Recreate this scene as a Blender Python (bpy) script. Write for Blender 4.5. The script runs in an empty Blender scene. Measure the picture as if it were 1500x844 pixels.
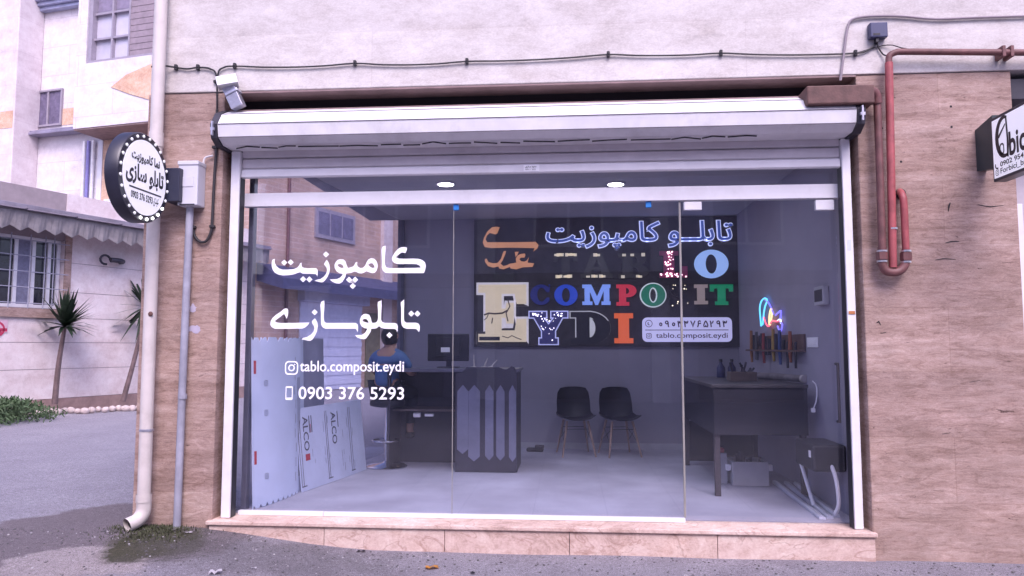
import bpy, bmesh, math, random
from mathutils import Vector, Matrix, noise as mnoise
R = math.radians
random.seed(7)
sc = bpy.context.scene
COL = sc.collection

# ------------------------------------------------------------------ camera, sky, sun, exposure
CAM = Vector((0, -5.7, 1.55)); YAW, PITCH, F = R(4.4), R(4.54), 1083.0
cd = bpy.data.cameras.new('camera'); cam = bpy.data.objects.new('camera', cd); COL.objects.link(cam)
cam.location = CAM; cam.rotation_euler = (R(90) + PITCH, 0, YAW)
cd.sensor_width = 36; cd.lens = 36 * F / 1500; cd.clip_end = 400; cd.clip_start = 0.05
sc.camera = cam

world = bpy.data.worlds.new('World'); sc.world = world; world.use_nodes = True
wn = world.node_tree; bg = wn.nodes['Background']
sky = wn.nodes.new('ShaderNodeTexSky'); sky.sky_type = 'NISHITA'; sky.sun_disc = False
SUN_EL, SUN_AZ = 50.0, 163.0            # azimuth clockwise from +Y (sun behind the camera, to its right)
sky.sun_elevation = R(SUN_EL); sky.sun_rotation = R(SUN_AZ)
sky.air_density = 1.0; sky.dust_density = 4.0; sky.ozone_density = 1.0
tint = wn.nodes.new('ShaderNodeMixRGB'); tint.blend_type = 'MULTIPLY'; tint.inputs[0].default_value = 1
tint.inputs[2].default_value = (0.88, 0.82, 1.10, 1)
wn.links.new(sky.outputs[0], tint.inputs[1]); wn.links.new(tint.outputs[0], bg.inputs[0])
bg.inputs[1].default_value = 0.15
sl = bpy.data.lights.new('sun', 'SUN'); sun = bpy.data.objects.new('sun', sl); COL.objects.link(sun)
sl.energy = 1.0; sl.angle = R(30); sl.color = (1.0, 0.94, 0.98)
sd = Vector((math.sin(R(SUN_AZ)) * math.cos(R(SUN_EL)), math.cos(R(SUN_AZ)) * math.cos(R(SUN_EL)), math.sin(R(SUN_EL))))
sun.rotation_euler = sd.to_track_quat('Z', 'Y').to_euler(); sun.location = sd * 40
vs = sc.view_settings; vs.view_transform = 'Standard'; vs.look = 'None'; vs.exposure = 1.15; vs.gamma = 1; vs.use_curve_mapping = False
sc.cycles.use_denoising = True; sc.cycles.max_bounces = 8; sc.cycles.transparent_max_bounces = 16
sc.cycles.caustics_reflective = False; sc.cycles.caustics_refractive = False; sc.cycles.sample_clamp_indirect = 4

# ------------------------------------------------------------------ pixel of the photograph (1500x844) -> point on a plane
_fw = Vector((-math.sin(YAW) * math.cos(PITCH), math.cos(YAW) * math.cos(PITCH), math.sin(PITCH)))
_rt = Vector((math.cos(YAW), math.sin(YAW), 0)); _up = _rt.cross(_fw)
def ray(px, py): return _fw * F + _rt * (px - 750) - _up * (py - 422)
def at(px, py, axis, val):
    d = ray(px, py); return CAM + d * ((val - CAM[axis]) / d[axis])
def W(px, py, Y=0.0): return at(px, py, 1, Y)
def plane_hit(px, py, p0, n):
    d = ray(px, py); return CAM + d * ((p0 - CAM).dot(n) / d.dot(n))

# ------------------------------------------------------------------ things and parts
def tag(o, label=None, cat=None, group=None, kind=None):
    if label: o['label'] = label
    if cat: o['category'] = cat
    if group: o['group'] = group
    if kind: o['kind'] = kind
    return o
def thing(name, label, cat, loc=(0, 0, 0), rz=0.0, group=None):
    o = bpy.data.objects.new(name, None); COL.objects.link(o); o.empty_display_size = 0.1
    o.location = loc; o.rotation_euler = (0, 0, rz)
    return tag(o, label, cat, group)
def wmat(o):
    m = Matrix.LocRotScale(o.location, o.rotation_euler, o.scale)
    return wmat(o.parent) @ m if o.parent else m
def link(name, me, mat, parent=None, local=False, label=None, smooth=False):
    o = bpy.data.objects.new(name, me); COL.objects.link(o)
    if mat is not None:
        me.materials.clear(); me.materials.append(mat)
    if smooth:
        for p in me.polygons: p.use_smooth = True
    if parent:
        if not local: me.transform(wmat(parent).inverted())
        o.parent = parent
    if label: o['label'] = label
    return o
def obj(name, bm, mat, parent=None, local=False, label=None, smooth=False, sharp=None):
    me = bpy.data.meshes.new(name)
    bmesh.ops.recalc_face_normals(bm, faces=bm.faces[:])
    bm.to_mesh(me); bm.free()
    o = link(name, me, mat, parent, local, label, smooth)
    if smooth: me.set_sharp_from_angle(angle=R(sharp or 40))
    return o
def struct(name, bm, mat, smooth=False):
    o = obj(name, bm, mat, None, smooth=smooth); o['kind'] = 'structure'; return o
def copy_tree(o, parent=None):
    c = o.copy(); COL.objects.link(c); c.parent = parent
    for ch in list(o.children): copy_tree(ch, c)
    return c

# ------------------------------------------------------------------ shapes
def NB(): return bmesh.new()
def box(bm, x0, x1, y0, y1, z0, z1, bev=0.0, M=None):
    r = bmesh.ops.create_cube(bm, size=1); v = r['verts']
    bmesh.ops.scale(bm, vec=(abs(x1 - x0), abs(y1 - y0), abs(z1 - z0)), verts=v)
    bmesh.ops.translate(bm, vec=((x0 + x1) / 2, (y0 + y1) / 2, (z0 + z1) / 2), verts=v)
    if bev:
        es = list({e for q in v for e in q.link_edges})
        g = bmesh.ops.bevel(bm, geom=es, offset=bev, segments=2, profile=0.5, affect='EDGES')
        v = list({q for f in g['faces'] for q in f.verts} | {q for q in v if q.is_valid})
    if M is not None: bmesh.ops.transform(bm, matrix=M, verts=v)
    return v
def smooth_path(pts, n=6):
    P = [Vector(p) for p in pts]; out = []
    for i in range(len(P) - 1):
        a = P[i - 1] if i else P[i] * 2 - P[i + 1]; b, c = P[i], P[i + 1]
        d = P[i + 2] if i + 2 < len(P) else c * 2 - b
        for k in range(n):
            t = k / n
            out.append(0.5 * ((2 * b) + (c - a) * t + (2 * a - 5 * b + 4 * c - d) * t * t + (3 * b - a - 3 * c + d) * t ** 3))
    out.append(P[-1]); return out
def tube(bm, pts, r, seg=8, cap=True):
    P = [Vector(p) for p in pts]; n = len(P); rr = r if isinstance(r, (list, tuple)) else [r] * n
    t0 = (P[1] - P[0]).normalized(); u = t0.orthogonal().normalized(); rings = []
    for i in range(n):
        t = ((P[min(i + 1, n - 1)] - P[i]).normalized() + (P[i] - P[max(i - 1, 0)]).normalized())
        t = t.normalized() if t.length > 1e-6 else t0
        u = (u - t * u.dot(t)).normalized(); w = t.cross(u)
        rings.append([bm.verts.new(P[i] + (u * math.cos(2 * math.pi * k / seg) + w * math.sin(2 * math.pi * k / seg)) * rr[i]) for k in range(seg)])
    for a, b in zip(rings, rings[1:]):
        for k in range(seg): bm.faces.new((a[k], a[(k + 1) % seg], b[(k + 1) % seg], b[k]))
    if cap: bm.faces.new(rings[0][::-1]); bm.faces.new(rings[-1])
def lathe(bm, prof, seg=24, M=None):
    rings = []; vs_ = []
    for r, z in prof:
        ring = [bm.verts.new((r * math.cos(2 * math.pi * k / seg), r * math.sin(2 * math.pi * k / seg), z)) for k in range(seg)]
        rings.append(ring); vs_ += ring
    for a, b in zip(rings, rings[1:]):
        for k in range(seg): bm.faces.new((a[k], a[(k + 1) % seg], b[(k + 1) % seg], b[k]))
    bm.faces.new(rings[0][::-1]); bm.faces.new(rings[-1])
    if M is not None: bmesh.ops.transform(bm, matrix=M, verts=vs_)
def prism(bm, poly, vec):
    a = [bm.verts.new(Vector(p)) for p in poly]; b = [bm.verts.new(Vector(p) + Vector(vec)) for p in poly]
    bm.faces.new(a); bm.faces.new(b[::-1]); n = len(a)
    for i in range(n): bm.faces.new((a[i], b[i], b[(i + 1) % n], a[(i + 1) % n]))
def quad(bm, *p): return bm.faces.new([bm.verts.new(Vector(q)) for q in p])
def ico(bm, c, r, sub=1, sc3=(1, 1, 1)):
    g = bmesh.ops.create_icosphere(bm, subdivisions=sub, radius=r)
    bmesh.ops.scale(bm, vec=sc3, verts=g['verts']); bmesh.ops.translate(bm, vec=c, verts=g['verts']); return g['verts']
def frame3(o, x, y):
    x = Vector(x).normalized(); y = Vector(y); y = (y - x * y.dot(x)).normalized(); z = x.cross(y)
    return Matrix(((x.x, y.x, z.x, o[0]), (x.y, y.y, z.y, o[1]), (x.z, y.z, z.z, o[2]), (0, 0, 0, 1)))
def curve_mesh(cu):
    o = bpy.data.objects.new('tmp', cu); COL.objects.link(o)
    dg = bpy.context.evaluated_depsgraph_get(); dg.update()
    me = bpy.data.meshes.new_from_object(o.evaluated_get(dg)); bpy.data.objects.remove(o); bpy.data.curves.remove(cu)
    return me
def poly_mesh(polys, extrude=0.0, offset=0.0, bevel=0.0):
    cu = bpy.data.curves.new('c', 'CURVE'); cu.dimensions = '2D'; cu.fill_mode = 'BOTH'; cu.extrude = extrude / 2; cu.offset = offset; cu.bevel_depth = bevel
    for pl in polys:
        s = cu.splines.new('POLY'); s.points.add(len(pl) - 1); s.use_cyclic_u = True
        for i, p in enumerate(pl): s.points[i].co = (p[0], p[1], 0, 1)
    return curve_mesh(cu)
def text_mesh(body, offset=0.0, extrude=0.0):
    cu = bpy.data.curves.new('t', 'FONT'); cu.body = body; cu.size = 1; cu.offset = offset; cu.extrude = extrude / 2; cu.resolution_u = 4
    return curve_mesh(cu)
def fit(me, w, h=None):
    xs = [v.co.x for v in me.vertices]; ys = [v.co.y for v in me.vertices]
    sx = w / (max(xs) - min(xs)); sy = h / (max(ys) - min(ys)) if h else sx
    x0, y0 = min(xs), min(ys)
    for v in me.vertices: v.co.x = (v.co.x - x0) * sx; v.co.y = (v.co.y - y0) * sy
    return me
def merge(mes):
    bm = NB()
    for m in mes: bm.from_mesh(m)
    me = bpy.data.meshes.new('m'); bm.to_mesh(me); bm.free()
    for m in mes: bpy.data.meshes.remove(m)
    return me
def place(me, M): me.transform(M); return me
def vis(s): return s[::-1]

# ------------------------------------------------------------------ materials
MATS = {}
def nn(nt, t, **k):
    n = nt.nodes.new(t)
    for a, b in k.items(): setattr(n, a, b)
    return n
def mat(name, col, rough=0.6, metal=0.0, var=0.12, vscale=6.0, bump=0.0, bscale=60.0, emit=None, es=0.0, spec=0.5, coat=0.0, grime=0.0):
    """principled surface with noise-driven tone variation, optional bump and grime blotches"""
    if name in MATS: return MATS[name]
    m = bpy.data.materials.new(name); m.use_nodes = True; nt = m.node_tree; b = nt.nodes['Principled BSDF']
    b.inputs['Roughness'].default_value = rough; b.inputs['Metallic'].default_value = metal
    b.inputs['Specular IOR Level'].default_value = spec; b.inputs['Coat Weight'].default_value = coat
    geo = nn(nt, 'ShaderNodeNewGeometry')
    no = nn(nt, 'ShaderNodeTexNoise'); no.inputs['Scale'].default_value = vscale; no.inputs['Detail'].default_value = 6; no.inputs['Roughness'].default_value = .6
    nt.links.new(geo.outputs['Position'], no.inputs['Vector'])
    cr = nn(nt, 'ShaderNodeValToRGB'); cr.color_ramp.elements[0].position = .3; cr.color_ramp.elements[1].position = .7
    cr.color_ramp.elements[0].color = (*[max(0, c * (1 - var)) for c in col], 1); cr.color_ramp.elements[1].color = (*[min(1, c * (1 + var)) for c in col], 1)
    nt.links.new(no.outputs[0], cr.inputs[0]); src = cr.outputs[0]
    if grime:
        n2 = nn(nt, 'ShaderNodeTexNoise'); n2.inputs['Scale'].default_value = 3.2; n2.inputs['Detail'].default_value = 9; n2.inputs['Roughness'].default_value = .72
        nt.links.new(geo.outputs['Position'], n2.inputs['Vector'])
        r2 = nn(nt, 'ShaderNodeValToRGB'); r2.color_ramp.elements[0].position = .52; r2.color_ramp.elements[1].position = .72
        r2.color_ramp.elements[0].color = (0, 0, 0, 1); r2.color_ramp.elements[1].color = (grime,) * 3 + (1,)
        nt.links.new(n2.outputs[0], r2.inputs[0])
        mx = nn(nt, 'ShaderNodeMixRGB'); mx.inputs[2].default_value = (col[0] * .45, col[1] * .4, col[2] * .36, 1)
        nt.links.new(r2.outputs[0], mx.inputs[0]); nt.links.new(src, mx.inputs[1]); src = mx.outputs[0]
    nt.links.new(src, b.inputs['Base Color'])
    if bump:
        n3 = nn(nt, 'ShaderNodeTexNoise'); n3.inputs['Scale'].default_value = bscale; n3.inputs['Detail'].default_value = 5
        nt.links.new(geo.outputs['Position'], n3.inputs['Vector'])
        bp = nn(nt, 'ShaderNodeBump'); bp.inputs['Strength'].default_value = bump; bp.inputs['Distance'].default_value = .02
        nt.links.new(n3.outputs[0], bp.inputs['Height']); nt.links.new(bp.outputs[0], b.inputs['Normal'])
    if emit:
        b.inputs['Emission Color'].default_value = (*emit, 1); b.inputs['Emission Strength'].default_value = es
    MATS[name] = m; return m
def glass_mat(name, tintc=(0.95, 0.955, 0.985), refl=1.0, ior=1.52, dust_haze=.006):
    m = bpy.data.materials.new(name); m.use_nodes = True; nt = m.node_tree; nt.nodes.remove(nt.nodes['Principled BSDF'])
    out = nt.nodes['Material Output']; tr = nn(nt, 'ShaderNodeBsdfTransparent'); tr.inputs[0].default_value = (*tintc, 1)
    gl = nn(nt, 'ShaderNodeBsdfGlossy'); gl.inputs['Roughness'].default_value = .015; gl.inputs[0].default_value = (refl, refl, refl, 1)
    fr = nn(nt, 'ShaderNodeFresnel'); mx = nn(nt, 'ShaderNodeMixShader')
    geo = nn(nt, 'ShaderNodeNewGeometry'); no = nn(nt, 'ShaderNodeTexNoise'); no.inputs['Scale'].default_value = 1.1
    mr = nn(nt, 'ShaderNodeMapRange'); mr.inputs[3].default_value = ior; mr.inputs[4].default_value = 1 / ior      # same reflectance from both sides of the sheet
    nt.links.new(geo.outputs['Backfacing'], mr.inputs[0]); nt.links.new(mr.outputs[0], fr.inputs[0])
    bp = nn(nt, 'ShaderNodeBump'); bp.inputs['Strength'].default_value = .04; bp.inputs['Distance'].default_value = .02
    nt.links.new(geo.outputs['Position'], no.inputs['Vector']); nt.links.new(no.outputs[0], bp.inputs['Height']); nt.links.new(bp.outputs[0], gl.inputs['Normal'])
    nt.links.new(fr.outputs[0], mx.inputs[0]); nt.links.new(tr.outputs[0], mx.inputs[1]); nt.links.new(gl.outputs[0], mx.inputs[2])
    df = nn(nt, 'ShaderNodeBsdfDiffuse'); df.inputs[0].default_value = (.46, .46, .60, 1); md = nn(nt, 'ShaderNodeMixShader')       # thin uneven dusty film, painting in the hazy veil on the glass
    mp = nn(nt, 'ShaderNodeMapping'); mp.inputs['Scale'].default_value = (1.6, 1, .7); nt.links.new(geo.outputs['Position'], mp.inputs[0])
    n2 = nn(nt, 'ShaderNodeTexNoise'); n2.inputs['Scale'].default_value = 1.5; n2.inputs['Detail'].default_value = 8; n2.inputs['Roughness'].default_value = .65; n2.inputs['Distortion'].default_value = 1.2; nt.links.new(mp.outputs[0], n2.inputs['Vector'])
    m2 = nn(nt, 'ShaderNodeMapRange'); m2.inputs[1].default_value = .3; m2.inputs[2].default_value = .75; m2.inputs[3].default_value = dust_haze * .6; m2.inputs[4].default_value = dust_haze * 1.5; nt.links.new(n2.outputs[0], m2.inputs[0])
    nt.links.new(m2.outputs[0], md.inputs[0]); nt.links.new(mx.outputs[0], md.inputs[1]); nt.links.new(df.outputs[0], md.inputs[2]); nt.links.new(md.outputs[0], out.inputs[0])
    return m
def stone_mat(name, cols, slab=None, joint=(.3, .25, .24), streak=9.0, pits=0.5, bump=.25, joint_w=.004, tone=.08, veins=0.0):
    """bedded travertine cladding: horizontal streaks, small pits, optional slab joints in x/z"""
    m = bpy.data.materials.new(name); m.use_nodes = True; nt = m.node_tree; b = nt.nodes['Principled BSDF']; b.inputs['Roughness'].default_value = .72
    b.inputs['Specular IOR Level'].default_value = .3
    geo = nn(nt, 'ShaderNodeNewGeometry')
    def mapped(s):
        mp = nn(nt, 'ShaderNodeMapping'); mp.inputs['Scale'].default_value = s; nt.links.new(geo.outputs['Position'], mp.inputs[0]); return mp.outputs[0]
    def noise(v, scale, detail=8, rough=.6, dist=0.0):
        n = nn(nt, 'ShaderNodeTexNoise'); n.inputs['Scale'].default_value = scale; n.inputs['Detail'].default_value = detail
        n.inputs['Roughness'].default_value = rough; n.inputs['Distortion'].default_value = dist; nt.links.new(v, n.inputs['Vector']); return n.outputs[0]
    sa = noise(mapped((1.3, 1.3, streak)), 1.0, 14, .78, .9); sb = noise(mapped((7, 7, streak * 3.2)), 1.0, 10, .8, 1.2)
    sm = nn(nt, 'ShaderNodeMixRGB'); sm.inputs[0].default_value = .52; nt.links.new(sa, sm.inputs[1]); nt.links.new(sb, sm.inputs[2]); s1 = sm.outputs[0]
    cr = nn(nt, 'ShaderNodeValToRGB'); e = cr.color_ramp.elements; e[0].position, e[1].position = .40, .61
    e[0].color = (*cols[0], 1); e[1].color = (*cols[2], 1); k = e.new(.5); k.color = (*cols[1], 1); nt.links.new(s1, cr.inputs[0])
    sz = noise(mapped((.30, .30, 5.5)), 1.0, 6, .6, .4); bz = nn(nt, 'ShaderNodeValToRGB'); bz.color_ramp.elements[0].position = .36; bz.color_ramp.elements[1].position = .62
    bz.color_ramp.elements[0].color = (.80, .76, .73, 1); bz.color_ramp.elements[1].color = (1.06, 1.06, 1.06, 1); nt.links.new(sz, bz.inputs[0])
    mb = nn(nt, 'ShaderNodeMixRGB'); mb.blend_type = 'MULTIPLY'; mb.inputs[0].default_value = pits * pits; nt.links.new(cr.outputs[0], mb.inputs[1]); nt.links.new(bz.outputs[0], mb.inputs[2]); cr = mb
    s2 = noise(mapped((1, 1, 1.6)), 2.1, 10, .7)
    mx = nn(nt, 'ShaderNodeMixRGB'); mx.blend_type = 'OVERLAY'; mx.inputs[0].default_value = .6; nt.links.new(cr.outputs[0], mx.inputs[1]); nt.links.new(s2, mx.inputs[2])
    gr = noise(mapped((1, 1, 2.2)), 60, 6, .8)
    mg = nn(nt, 'ShaderNodeMixRGB'); mg.blend_type = 'OVERLAY'; mg.inputs[0].default_value = .5; nt.links.new(mx.outputs[0], mg.inputs[1]); nt.links.new(gr, mg.inputs[2])
    s3 = noise(mapped((7, 7, 30)), 1.0, 7, .7, 1.2)
    pr = nn(nt, 'ShaderNodeValToRGB'); pr.color_ramp.elements[0].position = .635; pr.color_ramp.elements[1].position = .70
    pr.color_ramp.elements[0].color = (0, 0, 0, 1); pr.color_ramp.elements[1].color = (pits, pits, pits, 1); nt.links.new(s3, pr.inputs[0])
    mp = nn(nt, 'ShaderNodeMixRGB'); mp.inputs[2].default_value = (cols[0][0] * .35, cols[0][1] * .3, cols[0][2] * .3, 1)
    nt.links.new(pr.outputs[0], mp.inputs[0]); nt.links.new(mg.outputs[0], mp.inputs[1]); src = mp.outputs[0]
    if veins:
        vv = noise(mapped((1, 1, 1.8)), 1.5, 5, .5, 1.2); va = nn(nt, 'ShaderNodeMath', operation='SUBTRACT'); va.inputs[1].default_value = .5; nt.links.new(vv, va.inputs[0])
        vb = nn(nt, 'ShaderNodeMath', operation='ABSOLUTE'); nt.links.new(va.outputs[0], vb.inputs[0]); vr = nn(nt, 'ShaderNodeMapRange'); vr.inputs[1].default_value = 0; vr.inputs[2].default_value = .012; vr.inputs[3].default_value = veins; vr.inputs[4].default_value = 0
        nt.links.new(vb.outputs[0], vr.inputs[0]); mv = nn(nt, 'ShaderNodeMixRGB'); mv.inputs[2].default_value = (cols[0][0] * .7, cols[0][1] * .55, cols[0][2] * .5, 1); nt.links.new(vr.outputs[0], mv.inputs[0]); nt.links.new(src, mv.inputs[1]); src = mv.outputs[0]
    if slab:
        sx = nn(nt, 'ShaderNodeSeparateXYZ'); nt.links.new(geo.outputs['Position'], sx.inputs[0])
        cx = nn(nt, 'ShaderNodeCombineXYZ'); nt.links.new(sx.outputs[0], cx.inputs[0]); nt.links.new(sx.outputs[2], cx.inputs[1])
        off = nn(nt, 'ShaderNodeMapping'); off.inputs['Location'].default_value = (slab[2], slab[3], 0); nt.links.new(cx.outputs[0], off.inputs[0])
        bt = nn(nt, 'ShaderNodeTexBrick'); bt.offset = slab[4]; bt.inputs['Scale'].default_value = 1; bt.inputs['Brick Width'].default_value = slab[0]; bt.inputs['Row Height'].default_value = slab[1]
        bt.inputs['Mortar Size'].default_value = joint_w; bt.inputs['Mortar Smooth'].default_value = .3
        g = 1 - tone; bt.inputs['Color1'].default_value = (1, 1, 1, 1); bt.inputs['Color2'].default_value = (g, g * .985, g, 1); bt.inputs['Mortar'].default_value = (*joint, 1)
        nt.links.new(off.outputs[0], bt.inputs['Vector'])
        ml = nn(nt, 'ShaderNodeMixRGB'); ml.blend_type = 'MULTIPLY'; ml.inputs[0].default_value = 1; nt.links.new(src, ml.inputs[1]); nt.links.new(bt.outputs[0], ml.inputs[2]); src = ml.outputs[0]
    nt.links.new(src, b.inputs['Base Color'])
    ad = nn(nt, 'ShaderNodeMath', operation='SUBTRACT'); nt.links.new(s1, ad.inputs[0]); nt.links.new(pr.outputs[0], ad.inputs[1])
    bp = nn(nt, 'ShaderNodeBump'); bp.inputs['Strength'].default_value = bump; bp.inputs['Distance'].default_value = .02
    nt.links.new(ad.outputs[0], bp.inputs['Height']); nt.links.new(bp.outputs[0], b.inputs['Normal'])
    return m
def brick_mat(name, c1, c2, mortar, bw=.25, bh=.08, ax=(.349, .937), ms=.012):
    m = bpy.data.materials.new(name); m.use_nodes = True; nt = m.node_tree; b = nt.nodes['Principled BSDF']; b.inputs['Roughness'].default_value = .85
    geo = nn(nt, 'ShaderNodeNewGeometry'); dp = nn(nt, 'ShaderNodeVectorMath', operation='DOT_PRODUCT'); dp.inputs[1].default_value = (ax[0], ax[1], 0)
    nt.links.new(geo.outputs['Position'], dp.inputs[0]); sx = nn(nt, 'ShaderNodeSeparateXYZ'); nt.links.new(geo.outputs['Position'], sx.inputs[0])
    cx = nn(nt, 'ShaderNodeCombineXYZ'); nt.links.new(dp.outputs['Value'], cx.inputs[0]); nt.links.new(sx.outputs[2], cx.inputs[1])
    bt = nn(nt, 'ShaderNodeTexBrick'); bt.inputs['Scale'].default_value = 1; bt.inputs['Brick Width'].default_value = bw; bt.inputs['Row Height'].default_value = bh
    bt.inputs['Mortar Size'].default_value = ms; bt.inputs['Color1'].default_value = (*c1, 1); bt.inputs['Color2'].default_value = (*c2, 1); bt.inputs['Mortar'].default_value = (*mortar, 1)
    nt.links.new(cx.outputs[0], bt.inputs['Vector'])
    no = nn(nt, 'ShaderNodeTexNoise'); no.inputs['Scale'].default_value = 1.6; no.inputs['Detail'].default_value = 9; nt.links.new(geo.outputs['Position'], no.inputs['Vector'])
    mx = nn(nt, 'ShaderNodeMixRGB'); mx.blend_type = 'OVERLAY'; mx.inputs[0].default_value = .5; nt.links.new(bt.outputs[0], mx.inputs[1]); nt.links.new(no.outputs[0], mx.inputs[2])
    nt.links.new(mx.outputs[0], b.inputs['Base Color'])
    bp = nn(nt, 'ShaderNodeBump'); bp.inputs['Strength'].default_value = .3; bp.inputs['Distance'].default_value = .01
    nt.links.new(bt.outputs[1], bp.inputs['Height']); bp.invert = True; nt.links.new(bp.outputs[0], b.inputs['Normal'])
    return m

PINK = stone_mat('pink_travertine', [(.25, .165, .135), (.385, .275, .235), (.495, .375, .33)], slab=(1.6, .475, .4, .06, .37), joint=(.80, .77, .75), streak=8, pits=.9, bump=.45, joint_w=.003, tone=.12)
PALE = stone_mat('pale_travertine', [(.51, .475, .45), (.575, .54, .515), (.63, .595, .57)], slab=(2.95, .46, .33, .05, .42), joint=(.88, .86, .86), streak=5, pits=.25, bump=.12, joint_w=.004, tone=.16)
STEP = stone_mat('step_marble', [(.40, .27, .22), (.58, .43, .37), (.68, .55, .49)], streak=2.2, pits=.3, bump=.12, veins=.5)
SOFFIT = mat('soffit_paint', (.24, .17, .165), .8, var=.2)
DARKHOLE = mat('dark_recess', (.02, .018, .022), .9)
WHITE = mat('white_powder_coat', (.72, .71, .74), .38, var=.05, grime=.18)
SHUT = mat('shutter_aluminium', (.70, .69, .71), .42, var=.07, grime=.3, bump=.12, bscale=2.5)
SHUT2 = mat('shutter_slat_paint', (.60, .56, .58), .5, var=.08, grime=.2)
BLACKP = mat('black_plastic', (.018, .018, .024), .45)
DARKM = mat('dark_metal', (.03, .028, .04), .5, var=.3)
CABLE = mat('black_cable', (.02, .018, .022), .6)
GREYP = mat('grey_conduit', (.30, .30, .36), .55, var=.2, grime=.4)
RAIN = mat('cream_pvc', (.58, .53, .50), .5, var=.07, grime=.3)
GALV = mat('galvanised_sheet', (.45, .45, .52), .35, metal=.7, var=.2, vscale=20)
BROWN = mat('rusty_brown_sheet', (.115, .058, .05), .7, var=.35, vscale=9, bump=.1)
BROWNP = mat('brown_gas_pipe', (.15, .062, .06), .55, var=.3, vscale=14, grime=.3)
REDP = mat('red_gas_pipe', (.32, .075, .08), .5, var=.25, vscale=14, grime=.35)
STEEL = mat('bright_union', (.6, .6, .62), .3, metal=.8)
VINYL = mat('white_vinyl', (.86, .86, .88), .5, var=.02)
GLASS = glass_mat('shop_glass')
EDGE = mat('glass_edge', (.27, .26, .24), .3)
FLOORM = brick_mat('floor_tile', (.33, .33, .40), (.32, .32, .39), (.295, .295, .36), .6, .6, (1, 0), .004)
INNER = mat('inner_wall_paint', (.30, .285, .345), .7, var=.08, vscale=1.5)
CEILM = mat('ceiling_paint', (.42, .42, .46), .8, var=.04)
NAVY = mat('dark_acrylic', (.036, .031, .042), .6, var=.3)

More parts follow.
